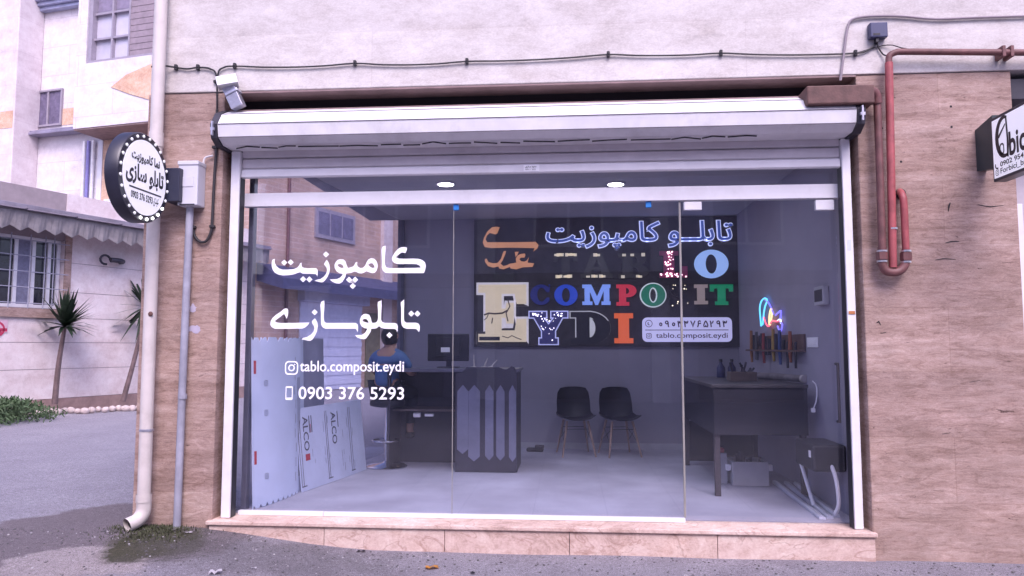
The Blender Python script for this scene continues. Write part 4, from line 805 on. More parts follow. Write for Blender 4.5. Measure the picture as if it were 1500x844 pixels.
for (u0, u1, zb_, zt_) in ((.03, .21, .20, .80), (.213, .40, .13, .80), (.485, .62, .14, .80), (.665, .80, .14, .80), (.87, .985, .13, .80)):
    xa, xb, zb2, zt2 = CXM + u0 * W_, CXM + u1 * W_, FZ + zb_ * 1.1, FZ + zt_ * 1.1; xm_ = (xa + xb) / 2; pk = .05 if u1 - u0 > .05 else .01
    bm = NB(); prism(bm, [(xa, CY0 - .012, zb2 + pk * .5), (xm_, CY0 - .012, zb2 - pk * .5), (xb, CY0 - .012, zb2 + pk * .5), (xb, CY0 - .012, zt2 - pk * .4), (xm_, CY0 - .012, zt2 + pk), (xa, CY0 - .012, zt2 - pk * .4)], (0, .0115, 0)); obj('slat', bm, LT, co)
bm = NB(); box(bm, CX1 - .03, CX1 - .002, CY0 + .022, CY1 - .01, FZ + .002, CZ - .036); obj('side_panel', bm, DK, co)
bm = NB(); box(bm, CX0, CX1 - .032, CY1 - .03, CY1 - .01, FZ + .002, CZ - .036); obj('back_panel', bm, DK, co)
bm = NB(); box(bm, CX0 + .02, CX1 - .034, CY0 + .25, CY1 - .032, FZ + .62, FZ + .645); obj('shelf', bm, mat('shelf_brown', (.10, .075, .07), .6), co)
bm = NB(); box(bm, CX0 + .001, CX0 + .03, CY0 + .1, CY1 - .031, FZ + .002, CZ - .036); obj('side_panel', bm, DK, co)
bm = NB(); box(bm, CX0 + .25, CX0 + .33, CY0 + .3, CY0 + .34, FZ + .55, FZ + .60, .004); box(bm, CX0 + .38, CX0 + .48, CY0 + .3, CY0 + .34, FZ + .56, FZ + .59, .004); obj('socket_strip', bm, VINYL, co)
mo = thing('monitor', 'dark computer monitor seen from behind on the counter', 'monitor', (W(657, 535, 2.72).x, 2.72, CZ))
a, b_ = W(626, 529, 2.70), W(687, 489, 2.70); bm = NB(); box(bm, a.x, b_.x, 2.70, 2.74, a.z, b_.z, .01); box(bm, a.x + .1, b_.x - .1, 2.68, 2.699, a.z + .05, b_.z - .04, .006); obj('screen', bm, BLACKP, mo)
bm = NB(); xc_ = (a.x + b_.x) / 2; box(bm, xc_ - .03, xc_ + .03, 2.742, 2.765, CZ + .012, b_.z - .1, .004); box(bm, xc_ - .12, xc_ + .12, 2.64, 2.82, CZ + .001, CZ + .012, .004); obj('stand', bm, DARKM, mo)
a2, w2_, h2 = box_on(646, 516, 659, 509, 2.68); bm = NB(); box(bm, a2.x, a2.x + w2_, 2.676, 2.679, a2.z, a2.z + h2); obj('sticker', bm, VINYL, mo)
FIG = mat('pale_resin', (.55, .5, .48), .5)
for k, (px, hgt, lean) in enumerate(((694, .15, 0.0), (709, .11, .04), (719, .09, .07))):
    p = W(px, 536, 2.6); bm = NB(); tube(bm, smooth_path([(p.x - .035, 2.6, CZ + .006), (p.x, 2.6, CZ + .012), (p.x + lean * .4, 2.6, CZ + hgt * .5), (p.x + lean, 2.6, CZ + hgt)], 4), [.012] * 5 + [.008] * 5 + [.005] * 3, 6); ico(bm, (p.x, 2.6, CZ + .012), .014, 1, (2.4, 1, .8))
    o = obj('display_figure', bm, FIG, None, smooth=True); me = o.data; me.transform(Matrix.Translation((-p.x, -2.6, -CZ))); o.location = (p.x, 2.6, CZ)
    tag(o, ['slim pale figure on the counter, tallest of three', 'pale bent figure on the counter, middle of three', 'small leaning pale figure on the counter, farthest from the monitor'][k], 'figurine', 'small pale figures on the counter')
# stool and person
st = at(568, 683, 2, FZ); stool = thing('bar_stool', 'bar stool with round chrome base in front of the dark counter', 'stool', (st.x, st.y - .05, FZ))
CHROME = mat('chrome', (.55, .55, .6), .12, metal=1.0, var=.05)
bm = NB(); lathe(bm, [(.225, 0), (.23, .012), (.20, .03), (.06, .05), (.03, .07), (.026, .40), (.02, .41), (.02, .66)], 36); obj('base', bm, CHROME, stool, local=True, smooth=True)
bm = NB(); lathe(bm, [(.02, .66), (.12, .665), (.19, .68), (.20, .71), (.19, .745), (.1, .755), (.01, .756)], 28); obj('seat', bm, BLACKP, stool, local=True, smooth=True)
bm = NB(); tube(bm, [(.15 * math.cos(R(a_)), .15 * math.sin(R(a_)) - .06, .30) for a_ in range(0, 361, 20)], .010, 8, cap=False); obj('foot_ring', bm, CHROME, stool, local=True, smooth=True)
def skin_mesh(V, E, rad, root=0, sub=2):
    me = bpy.data.meshes.new('sk'); me.from_pydata([Vector(v) for v in V], E, []); o = bpy.data.objects.new('sk', me); COL.objects.link(o)
    o.modifiers.new('s', 'SKIN'); o.modifiers['s'].use_smooth_shade = True; d_ = me.skin_vertices[0].data
    for i, r_ in enumerate(rad): d_[i].radius = (r_, r_) if not isinstance(r_, tuple) else r_; d_[i].use_root = (i == root)
    m_ = o.modifiers.new('ss', 'SUBSURF'); m_.levels = sub; m_.render_levels = sub
    dg = bpy.context.evaluated_depsgraph_get(); dg.update(); out = bpy.data.meshes.new_from_object(o.evaluated_get(dg)); bpy.data.objects.remove(o); return out
hd = W(553, 499, 2.42)
pn = thing('person', 'person in a blue shirt with dark hair sitting on the bar stool at the counter', 'person', (st.x, st.y - .05, FZ), 0)
SKIN = mat('skin', (.36, .21, .16), .55, var=.08); SHIRT = mat('blue_shirt', (.08, .16, .34), .75, var=.15, bump=.2, bscale=30); TROUS = mat('dark_trousers', (.02, .022, .035), .8); HAIR = mat('dark_hair', (.012, .010, .012), .6, var=.4, bump=.5, bscale=80)
# local frame: +Y is the way the person faces (towards the counter), seat at z .76
body = skin_mesh([(0, 0, .84), (0, -.02, 1.0), (0, -.01, 1.15), (0, .02, 1.27), (0, .035, 1.335), (0, .05, 1.40), (0, .055, 1.47),
                  (.165, .01, 1.205), (.225, .10, 1.05), (.17, .32, 1.03), (.15, .40, 1.035), (-.165, .01, 1.205), (-.225, .10, 1.05), (-.17, .32, 1.03), (-.15, .40, 1.035),
                  (.10, .02, .83), (.13, .40, .80), (.12, .34, .36), (.12, .44, .32), (-.10, .02, .83), (-.13, .40, .80), (-.12, .34, .36), (-.12, .44, .32)],
                 [(0, 1), (1, 2), (2, 3), (3, 4), (4, 5), (5, 6), (3, 7), (7, 8), (8, 9), (9, 10), (3, 11), (11, 12), (12, 13), (13, 14), (0, 15), (15, 16), (16, 17), (17, 18), (0, 19), (19, 20), (20, 21), (21, 22)],
                 [.13, .125, .135, .11, .055, .085, .075, .06, .043, .034, .03, .06, .043, .034, .03, .09, .065, .042, .035, .09, .065, .042, .035])
link('body', body, SKIN, pn, local=True, smooth=True)
shirt = skin_mesh([(0, 0, .88), (0, -.02, 1.0), (0, -.01, 1.13), (0, .015, 1.24), (.165, .01, 1.205), (.225, .08, 1.08), (-.165, .01, 1.205), (-.225, .08, 1.08), (0, .03, 1.345)], [(0, 1), (1, 2), (2, 3), (3, 4), (4, 5), (3, 6), (6, 7), (3, 8)], [.155, .145, .15, .125, .085, .064, .085, .064, .07])
link('shirt', shirt, SHIRT, pn, local=True, smooth=True)
trs = skin_mesh([(0, 0, .86), (.10, .02, .835), (.13, .40, .805), (.12, .345, .42), (-.10, .02, .835), (-.13, .40, .805), (-.12, .345, .42)], [(0, 1), (1, 2), (2, 3), (0, 4), (4, 5), (5, 6)], [.145, .105, .08, .055, .105, .08, .055]); link('trousers', trs, TROUS, pn, local=True, smooth=True)
for sx in (-1, 1):
    bm = NB(); box(bm, sx * .12 - .045, sx * .12 + .045, .30, .56, .285, .355, .025); obj('shoe', bm, BLACKP, pn, local=True, smooth=True)
    for k in range(5):
        bm = NB(); bx_ = sx * (.15 - .03 + .015 * k)
        pth = [(bx_, .42, 1.04), (bx_, .465, 1.045), (bx_, .50 - .004 * abs(k - 2), 1.03), (bx_, .515 - .006 * abs(k - 2), 1.005)] if k < 4 else [(sx * .13, .41, 1.03), (sx * .105, .44, 1.035), (sx * .098, .47, 1.02), (sx * .098, .485, 1.005)]
        tube(bm, pth, [.010, .009, .008, .007], 8); obj('finger', bm, SKIN, pn, local=True, smooth=True)
bm = NB(); ico(bm, (0, .02, 1.495), .108, 3, (.86, 1.0, 1.12)); obj_h = bm
for v in bm.verts:
    v.co += v.co.normalized() * 0
bmesh.ops.translate(bm, vec=(0, .012, -.035), verts=bm.verts[:])
bmesh.ops.delete(bm, geom=[f for f in bm.faces if f.calc_center_median().y > .075 and f.calc_center_median().z < 1.50], context='FACES')
for v in bm.verts: v.co += Vector((mnoise.noise(v.co * 22), mnoise.noise(v.co * 22 + Vector((9, 0, 0))), mnoise.noise(v.co * 22 + Vector((0, 9, 0))))) * .012
obj('hair', bm, HAIR, pn, local=True, smooth=True)
bm = NB(); ico(bm, (0, .15, 1.455), .014, 2, (1, 1.6, 1.6)); obj('nose', bm, SKIN, pn, local=True, smooth=True)
for sx in (-1, 1): bm = NB(); ico(bm, (sx * .09, .045, 1.46), .022, 2, (.4, .8, 1.3)); obj('ear', bm, SKIN, pn, local=True, smooth=True)
for sx in (-1, 1): bm = NB(); ico(bm, (sx * .03, .128, 1.49), .010, 2); obj('eye', bm, BLACKP, pn, local=True, smooth=True)
pn.rotation_euler = (0, 0, R(-12))
# leaning composite sheets with printed film
FILM = mat('blue_film_sheet', (.60, .67, .86), .32, var=.06, vscale=3); FILM2 = mat('pale_film_sheet', (.54, .59, .76), .35, var=.08, vscale=3)
REDK = mat('red_print', (.45, .03, .05), .5); GRK = mat('grey_print', (.09, .09, .13), .5)
def sheet(name_label, base, top_off, h, m_, teeth, thick=.006, zb_=FZ + .004):
    """sheet standing on a floor polyline `base`, leaning by top_off; returns thing and a mapper (u along base in metres, v up)"""
    P_ = smooth_path([Vector((x, y, 0)) for x, y in base], 8); L = [0]
    for a_, b2 in zip(P_, P_[1:]): L.append(L[-1] + (b2 - a_).length)
    n_lean = Vector((top_off[0], top_off[1], 0))
    def f(u, v, off=0.0):
        u = max(0, min(L[-1], u)); i = max(k for k in range(len(L)) if L[k] <= u + 1e-9); i = min(i, len(P_) - 2)
        d_ = (P_[i + 1] - P_[i]).normalized(); p_ = P_[i] + d_ * (u - L[i]); nr = Vector((d_.y, -d_.x, 0))
        return p_ + n_lean * (v / h) + nr * off + Vector((0, 0, zb_ + v))
    t_ = thing('composite_sheet', name_label, 'sheet', f(L[-1] / 2, 0), 0, 'composite sheets leaning by the side glass'); bm = NB(); n = 48; front = []; rg = random.Random(len(name_label))
    for k in range(n + 1):
        u = L[-1] * k / n; tb = (.03 if teeth and k % 4 == 1 else 0); tt = ((.05 * rg.random() if rg.random() < .35 else .012 * rg.random()) if teeth else 0)
        front.append([f(u, v, o_) for o_ in (0, -thick) for v in (tb, h * .5, h - tt)])
    vv = [[bm.verts.new(q) for q in r_] for r_ in front]
    for a_, b2 in zip(vv, vv[1:]):
        for (i, j) in ((0, 1), (1, 2), (4, 3), (5, 4), (2, 5), (3, 0)): bm.faces.new((a_[i], b2[i], b2[j], a_[j]))
    bm.faces.new([vv[0][i] for i in (0, 1, 2, 5, 4, 3)]); bm.faces.new([vv[-1][i] for i in (3, 4, 5, 2, 1, 0)])
    obj('panel', bm, m_, t_); return t_, f, L[-1]
def strip(f, t_, u0, u1, v0, v1, m_, name='print', off=.0025):
    bm = NB(); quad(bm, f(u0, v0, off), f(u1, v0, off), f(u1, v1, off), f(u0, v1, off)); obj(name, bm, m_, t_)
def vtext(f, t_, body_, u, v, hgt, size, m_, off=.003):
    me = fit(text_mesh(body_, .012), hgt, size)
    for v_ in me.vertices: v_.co = f(u - size * 0 + v_.co.y, v + hgt - v_.co.x, off)
    link('print', me, m_, t_)
h1 = W(365, 494, .45).z - FZ
t_, f, L = sheet('tall curled blue filmed sheet with notched edges behind the left guide rail', [(-2.60, .32), (-2.53, .58), (-2.49, .88), (-2.49, 1.12), (-2.51, 1.28)], (-.05, 0), h1, FILM, True)
for v0 in (.38, 1.17): strip(f, t_, .02, .05, v0 * h1 / 1.5, v0 * h1 / 1.5 + .11, REDK)
for k in range(3): strip(f, t_, .74 + .03 * k, .748 + .03 * k, .15, 1.05, GRK)
for k in range(9): strip(f, t_, .665 + .012 * (k % 3), .672 + .012 * (k % 3), .12 + .13 * k, .2 + .13 * k, GRK)
for v0 in (.22, .75, 1.0):
    me = camera_icon(.05)
    for v_ in me.vertices: v_.co = f(.15 + v_.co.x, v0 + v_.co.y, .003)
    link('print', me, mat('faint_print', (.24, .27, .36), .5), t_)
t_, f, L = sheet('low blue filmed sheet printed with dark vertical lettering', [(-2.455, 1.05), (-2.36, 1.55), (-2.29, 1.9), (-2.215, 2.36)], (-.08, 0), .76, FILM2, False)
vtext(f, t_, 'ALCO', .10, .36, .32, .09, GRK); vtext(f, t_, 'ALCO', .63, .36, .32, .09, GRK)
for u in (.0, .035, .50, .53, .98, 1.02): strip(f, t_, u + .01, u + .018, .05, .70, GRK)
for u in (.21, .25, .755): strip(f, t_, u, u + .014, .52, .68, GRK)
strip(f, t_, .23, .24, .52, .6, REDK); strip(f, t_, .11, .19, .27, .33, REDK)
for u in (.01, .5, .98): strip(f, t_, u, u + .09, .04, .05, GRK)
rg = random.Random(17)
for k in range(26):
    u = rg.choice([.235, .27, .47, .56, .80, .84, .95, 1.06]); v = rg.uniform(.06, .6); strip(f, t_, u, u + .007, v, v + rg.uniform(.03, .1), mat('faint_print', (.24, .27, .36), .5))
t_, f, L = sheet('darker sheet standing behind the low printed sheet', [(-2.57, 1.15), (-2.50, 1.55), (-2.47, 1.75)], (-.05, 0), 1.42, mat('dark_film_sheet', (.22, .23, .32), .4, var=.15), False)
strip(f, t_, .03, .06, .1, 1.35, GRK)
# workbench on the right
BX0, BX1, B0, B1 = 1.30, 2.13, 1.16, 3.0; BZ = FZ + 1.0
wb = thing('workbench', 'long dark workbench with black side panels along the right wall', 'workbench', ((BX0 + BX1) / 2, B0, FZ)); BLKC = mat('black_panel', (.012, .011, .018), .6)
bm = NB(); box(bm, BX0 - .02, BX1, B0 - .02, B1, BZ - .03, BZ, .004); obj('top', bm, mat('bench_top', (.045, .04, .042), .5, var=.3), wb)
bm = NB(); box(bm, BX0, BX1 - .005, B0, B0 + .02, BZ - .45, BZ - .032); obj('front_panel', bm, BLKC, wb)
bm = NB(); box(bm, BX0, BX0 + .02, B0 + .022, B1 - .02, BZ - .45, BZ - .032); obj('side_panel', bm, BLKC, wb)
for x_, y_ in ((BX0 + .03, B0 + .05), (BX1 - .04, B0 + .05), (BX0 + .03, B1 - .05), (BX1 - .04, B1 - .05)):
    bm = NB(); box(bm, x_ - .025, x_ + .025, y_ - .025, y_ + .025, FZ + .001, BZ - .033, .003); obj('leg', bm, mat('bench_leg', (.05, .04, .045), .6), wb)
bm = NB(); box(bm, BX0 + .06, BX1 - .07, B1 - .06, B1 - .04, FZ + .05, BZ - .5); obj('back_panel', bm, BLKC, wb)
ro = thing('paper_roll', 'long pale roll lying across the top of the workbench', 'roll', (1.85, 1.75, BZ)); bm = NB()
a_, b2 = W(1178, 548, 1.45), W(1112, 538, 2.3); a_.z = BZ + .04; b2.z = BZ + .04
tube(bm, [a_, b2], .035, 14); obj('roll', bm, mat('roll_cover', (.16, .14, .15), .6, var=.4), ro); bm = NB(); d_ = (b2 - a_).normalized(); tube(bm, [a_ - d_ * .006, a_ + d_ * .03], .037, 14); obj('end_cap', bm, FIG, ro)
for k, (px, lab) in enumerate(((1056, 'dark blue bottle on the far end of the workbench, left of two'), (1072, 'dark blue bottle on the far end of the workbench, right of two'))):
    p = W(px, 545, 2.7); b3 = thing('spray_bottle', lab, 'bottle', (p.x, 2.7, BZ), 0, 'bottles on the workbench')
    bm = NB(); lathe(bm, [(.045, .001), (.047, .02), (.045, .11), (.02, .15), (.016, .17)], 14); obj('body', bm, mat('dark_blue_plastic', (.02, .025, .09), .4), b3, local=True, smooth=True)
    bm = NB(); box(bm, -.012, .012, -.045, .03, .171, .205, .006); obj('spray_head', bm, BLACKP, b3, local=True)
cd2 = thing('parts_box', 'low open cardboard box on the workbench beside the pale roll', 'box', (1.72, 1.9, BZ)); bm = NB(); box(bm, -.13, .13, -.09, .09, .001, .09, .004); obj('carton', bm, mat('dull_card', (.12, .09, .075), .8, var=.2), cd2, local=True)
bm = NB(); rg = random.Random(5)
for k in range(7): x_, y_ = rg.uniform(-.1, .1), rg.uniform(-.06, .06); tube(bm, [(x_, y_, .085), (x_ + rg.uniform(-.05, .05), y_, .12 + rg.uniform(0, .07))], .010, 6)
obj('contents', bm, DARKM, cd2, local=True)
cb = thing('hanging_plug', 'white plug lead hanging from the corner of the workbench', 'cable', (BX1 - .03, B0 - .03, BZ)); bm = NB()
tube(bm, smooth_path([W(1190, 558, B0 - .03), W(1196, 566, B0 - .03), W(1196, 585, B0 - .03), W(1192, 598, B0 - .03)], 5), .006, 6); obj('cable', bm, VINYL, cb); bm = NB(); p = W(1191, 601, B0 - .03); box(bm, p.x - .018, p.x + .018, p.y - .015, p.y + .015, p.z - .02, p.z + .02, .006); obj('plug', bm, VINYL, cb)
# toolbox under the bench
q0, q1 = at(1074, 712, 2, FZ), at(1126, 712, 2, FZ); tb = thing('tool_crate', 'grey white crate full of tools under the workbench', 'crate', ((q0.x + q1.x) / 2, q0.y, FZ)); CR = mat('crate_grey', (.42, .42, .45), .5, var=.08)
hh = W(1100, 677, q0.y).z - FZ; bm = NB(); D_ = .3
for (x0_, x1_, y0_, y1_, z0_, z1_) in ((q0.x, q1.x, q0.y, q0.y + .02, FZ + .002, FZ + hh), (q0.x, q1.x, q0.y + D_, q0.y + D_ + .02, FZ + .002, FZ + hh), (q0.x, q0.x + .02, q0.y + .021, q0.y + D_ - .001, FZ + .002, FZ + hh), (q1.x - .02, q1.x, q0.y + .021, q0.y + D_ - .001, FZ + .002, FZ + hh), (q0.x + .021, q1.x - .021, q0.y + .021, q0.y + D_ - .001, FZ + .003, FZ + .02)): box(bm, x0_, x1_, y0_, y1_, z0_, z1_, .003)
obj('box', bm, CR, tb)
for x_ in (q0.x - .05, q1.x + .003): bm = NB(); box(bm, x_, x_ + .047, q0.y + .05, q0.y + .12, FZ + hh * .6, FZ + hh * .85, .004); obj('clasp', bm, VINYL, tb)
bm = NB(); rg = random.Random(4)
for k in range(14): x_ = q0.x + .03 + (q1.x - q0.x - .06) * rg.random(); y_ = q0.y + .05 + rg.random() * .2; tube(bm, [(x_, y_, FZ + .05), (x_ + rg.uniform(-.04, .04), y_ + rg.uniform(-.03, .03), FZ + hh + rg.uniform(.0, .08))], .012, 6)
o = obj('heap_of_tools', bm, DARKM); tag(o, 'dark hand tools heaped in the grey crate under the workbench', 'tools', kind='stuff')
rt = thing('red_tool_case', 'small red case leaning beside the grey crate', 'case', (q0.x - .12, q0.y + .1, FZ)); bm = NB(); p = W(1057, 672, q0.y + .1); box(bm, p.x - .03, p.x + .03, q0.y + .1, q0.y + .22, FZ + .3, p.z + .1, .008); obj('case', bm, mat('red_case', (.32, .03, .04), .5), rt); bm = NB(); box(bm, p.x - .025, p.x + .05, q0.y + .098, q0.y + .215, FZ + .001, FZ + .299, .004); obj('stand_box', bm, CR, rt)
# black unit on the right wall with a white hose, and white strips on the floor
am = thing('wall_unit', 'black boxy unit fixed low on the right wall by the door', 'machine', (2.1, .62, FZ + .4)); a_ = plane_hit(1178, 690, Vector((2.0, 0, 0)), Vector((1, 0, 0)))
bm = NB(); box(bm, 1.95, 2.212, .50, .98, W(1200, 692, .5).z, W(1200, 652, .5).z, .02); obj('case', bm, BLACKP, am); bm = NB(); box(bm, 1.946, 1.9495, .55, .6, W(1200, 672, .5).z, W(1200, 662, .5).z); obj('badge', bm, VINYL, am)
hs = thing('white_hose', 'white hose drooping from the black wall unit to the floor', 'hose', (2.05, .5, FZ)); bm = NB(); tube(bm, smooth_path([W(1217, 680, .52), W(1224, 700, .46), W(1228, 725, .42), W(1228, 742, .42), W(1222, 756, .45)], 6), .016, 10); obj('hose', bm, VINYL, hs, smooth=True)
b_ = W(1195, 690, .7); bm = NB(); tube(bm, [(1.97, .9, W(1195, 690, .5).z + .01), (2.03, .78, FZ + .02)], .015, 8); obj('leg', bm, VINYL, am)
ALU = mat('white_aluminium_strip', (.62, .64, .72), .3, metal=.2)
for k, ((ax_, ay_), (cx_, cy_)) in enumerate((((1205, 758), (1135, 705)), ((1216, 757), (1152, 706)), ((1225, 754), (1166, 707)))):
    p, q = at(ax_, ay_, 2, FZ + .02), at(cx_, cy_, 2, FZ + .02); d_ = (q - p); lft = Vector((-d_.y, d_.x, 0)).normalized() * .025
    bm = NB(); prism(bm, [p - lft - Vector((0, 0, .018)), p + lft - Vector((0, 0, .018)), p + lft, p + lft * .5 + Vector((0, 0, .012)), p - lft], d_); o = obj('metal_strip', bm, ALU); o.data.transform(Matrix.Translation(-p)); o.location = p
    tag(o, ['white metal strip on the floor, nearest the crate', 'white metal strip on the floor, between two others', 'white metal strip on the floor, nearest the hose'][k], 'metal strip', 'white strips on the shop floor')
# right wall: socket frame, switch, shelf, neon
RW = 2.2135
def rwall(px, py, dx=0.0): return plane_hit(px, py, Vector((RW - dx, 0, 0)), Vector((1, 0, 0)))
fx = thing('wall_fuse_box', 'small pale framed box with dark face high on the right wall', 'fuse box', rwall(1207, 433)); a_, b2 = rwall(1201, 448), rwall(1214, 418); bm = NB(); box(bm, RW - .05, RW - .001, b2.y, a_.y, a_.z, b2.z, .005); obj('frame', bm, CR, fx); bm = NB(); box(bm, RW - .054, RW - .0505, b2.y + .025, a_.y - .025, a_.z + .03, b2.z - .03); obj('door', bm, BLACKP, fx)
swt = thing('light_switch', 'square white light switch on the right wall', 'switch', rwall(1191, 502)); a_, b2 = rwall(1184, 509), rwall(1199, 494); bm = NB(); box(bm, RW - .012, RW - .001, b2.y, a_.y, a_.z, b2.z, .004); obj('plate', bm, VINYL, swt); bm = NB(); box(bm, RW - .018, RW - .0125, b2.y + .03, a_.y - .03, a_.z + .025, b2.z - .025, .003); obj('rocker', bm, VINYL, swt)
shf = thing('tool_rack', 'brown wooden rack of hanging hand tools on the right wall', 'rack', rwall(1140, 505)); a_, b2 = rwall(1102, 514), rwall(1181, 489); a_ = rwall(1181, 516); far = rwall(1104, 495)
bm = NB(); box(bm, RW - .10, RW - .001, a_.y, far.y, a_.z, a_.z + .02); box(bm, RW - .02, RW - .001, a_.y, far.y, a_.z + .021, a_.z + .17); obj('board', bm, mat('rack_wood', (.11, .06, .045), .6, var=.4), shf)
bm = NB(); rg = random.Random(8)
for k in range(14):
    y_ = a_.y + .05 + (far.y - a_.y - .1) * (k + .5) / 14; zt_ = a_.z + .10 + rg.uniform(-.03, .1); tube(bm, [(RW - .06, y_, zt_), (RW - .06, y_ + .01, zt_ - rg.uniform(.1, .26))], rg.choice([.012, .018, .026]), 6)
obj('hand_tools', bm, DARKM, shf)
for k, (u_, c_) in enumerate(((.12, (.35, .10, .04)), (.3, (.04, .08, .25)), (.42, (.40, .25, .05)), (.62, (.30, .05, .05)), (.78, (.10, .10, .11)), (.9, (.35, .15, .05)))):
    y_ = a_.y + (far.y - a_.y) * u_; bm = NB(); tube(bm, [(RW - .075, y_, a_.z + .20 + .02 * (k % 3)), (RW - .075, y_ + .01, a_.z + .02), (RW - .07, y_ + .012, a_.z - .10 - .03 * (k % 2))], [.016, .02, .013], 8); obj('tool_handle', bm, mat('handle_' + str(k), c_, .5), shf)
ne = thing('neon_sign', 'small neon wing glowing blue, yellow and red on the right wall', 'neon sign', rwall(1130, 465))
for pth, c_, nm in (([(1115, 478), (1114, 466), (1113, 452), (1115, 442), (1120, 437), (1124, 440), (1121, 448), (1119, 458), (1118, 468), (1117, 476)], (.10, .55, 1), 'blue_tube'), ([(1120, 438), (1126, 444), (1130, 452), (1133, 460)], (.16, .14, .9), 'violet_tube'), ([(1127, 477), (1127, 464), (1129, 453), (1131, 455), (1130, 466), (1128, 476)], (1, .72, .3), 'yellow_tube'), ([(1119, 465), (1122, 474), (1126, 478), (1131, 470), (1137, 471), (1143, 469)], (1, .10, .16), 'red_tube'), ([(1139, 470), (1143, 468), (1144, 474)], (.8, 1, .95), 'white_tube'), ([(1136, 462), (1140, 458), (1144, 456), (1143, 470), (1146, 476), (1143, 486), (1139, 478)], (.14, .14, .85), 'violet_tube')):
    bm = NB(); tube(bm, smooth_path([rwall(x, y, .03) for x, y in pth], 4), .009, 6); obj(nm, bm, mat('neon_' + nm, tuple(.2 + .5 * c for c in c_), .4, emit=c_, es=.9), ne)
pr_ = W(786, 650, 3.9); bm = NB(); box(bm, pr_.x - .13, pr_.x + .09, 3.86, 3.95, FZ + .001, FZ + .05, .02); box(bm, pr_.x - .02, pr_.x + .10, 3.82, 3.90, FZ + .05, FZ + .09, .015); o = obj('floor_bundle', bm, DARKM); o.data.transform(Matrix.Translation(-pr_)); o.location = pr_; tag(o, 'small dark bundle on the shop floor right of the striped counter', 'bundle')

# ------------------------------------------------------------------ alley: annex house on the left
U = Vector((.349, .937, 0)).normalized(); NA = Vector((U.y, -U.x, 0))       # NA points out of the wall, to the alley
A0 = CAM + ray(0, 508) * (14.4 / F); A0.z = 0
def A(px, py, off=0.0): return plane_hit(px, py, A0 + NA * off, NA)
def au(p): return (p - A0).dot(U)
def AP(u, z, off=0.0): return A0 + U * u + NA * off + Vector((0, 0, z))
MA = Matrix(((U.x, -NA.x, 0, A0.x), (U.y, -NA.y, 0, A0.y), (0, 0, 1, 0), (0, 0, 0, 1)))   # local: x along, y inward, z up
def abox(bm, u0, u1, o0, o1, z0, z1, bev=0): box(bm, u0, u1, -o1, -o0, z0, z1, bev, MA)   # o = distance out of the wall
ANX = stone_mat('annex_cladding', [(.60, .51, .50), (.67, .58, .57), (.73, .64, .63)], streak=1.5, pits=.1, bump=.05)
ax = thing('annex_house', 'low pale house with corrugated canopy and barred window across the alley', 'house', AP(2, .1))
ZE = A(100, 362).z; UE = au(A(216, 400)) + 3.2
zs_ = [A(100, y).z for y in (589, 540, 502, 466, 428, 385)]
GR_ = gz(-10, 10)
wl = (au(A(-40, 400)), au(A(92, 400))); wz = (A(50, 451).z, A(50, 347).z)
bm = NB(); zlv = [GR_ + .30] + zs_[1:] + [A(100, 318).z + .5]
for z0_, z1_ in zip(zlv, zlv[1:]):
    cuts = [(-8, UE)]
    if z1_ > wz[0] and z0_ < wz[1]: cuts = [(-8, wl[0] - .02), (wl[1] + .02, UE)]
    for a_, b2 in cuts: abox(bm, a_, b2, -.3, 0, z0_ + .006, z1_ - .006)
abox(bm, -8, UE, -.35, -.012, 0, 4.6) if False else None
obj('wall', bm, ANX, ax)
bm = NB(); abox(bm, -8, wl[0] - .03, -.29, -.01, GR_, zlv[-1] - .01); abox(bm, wl[1] + .03, UE, -.29, -.01, GR_, zlv[-1] - .01); abox(bm, wl[0] - .03, wl[1] + .03, -.29, -.01, GR_, wz[0]); abox(bm, wl[0] - .03, wl[1] + .03, -.29, -.01, wz[1], zlv[-1] - .01); obj('wall_core', bm, mat('groove_grey', (.30, .25, .26), .8), ax)
bm = NB(); abox(bm, -8, UE, -.2, .02, GR_ - .2, GR_ + .295); obj('plinth', bm, mat('plinth_brown', (.30, .20, .18), .85, var=.2), ax)
bm = NB(); abox(bm, wl[0], wl[1] + .14, .001, .05, wz[0] - .2, wz[0] - .02); obj('sill', bm, PINK, ax)
bm = NB(); abox(bm, wl[1] + .02, wl[1] + .16, .001, .035, wz[0] - .018, wz[1] + .1); obj('window_surround', bm, PINK, ax)
wi = obj('window', (lambda b: (abox(b, wl[0], wl[1], -.16, -.10, wz[0], wz[0] + .07), abox(b, wl[0], wl[1], -.16, -.10, wz[1] - .07, wz[1]), [abox(b, u_ - .035, u_ + .035, -.16, -.10, wz[0] + .071, wz[1] - .071) for u_ in (wl[0] + .04, au(A(27, 400)), au(A(53, 400)), au(A(76, 400)), wl[1] - .04)], b)[-1])(NB()), WHITE, ax)
bm = NB(); abox(bm, wl[0] + .05, wl[1] - .05, -.15, -.14, wz[0] + .05, wz[1] - .05); obj('pane', bm, mat('dark_window_glass', (.02, .02, .035), .1, var=.4, spec=.7), wi)
bm = NB(); abox(bm, au(A(30, 400)), au(A(48, 400)), -.139, -.13, wz[0] + .06, wz[1] - .06); obj('curtain', bm, mat('pale_curtain', (.20, .20, .28), .8, var=.2, vscale=14), wi)
bm = NB()
for k in range(5): zz_ = wz[0] + (wz[1] - wz[0]) * (.06 + .22 * k); tube(bm, [AP(wl[0], zz_, .03), AP(wl[1] + .10, zz_, .03)], .011, 6)
for px in (-15, 12, 41, 63, 76): u_ = au(A(px, 400)); tube(bm, [AP(u_, wz[0] - .02, .045), AP(u_, wz[1] + .03, .045)], .011, 6)
obj('window_bars', bm, mat('grille_paint', (.33, .33, .4), .5), wi)
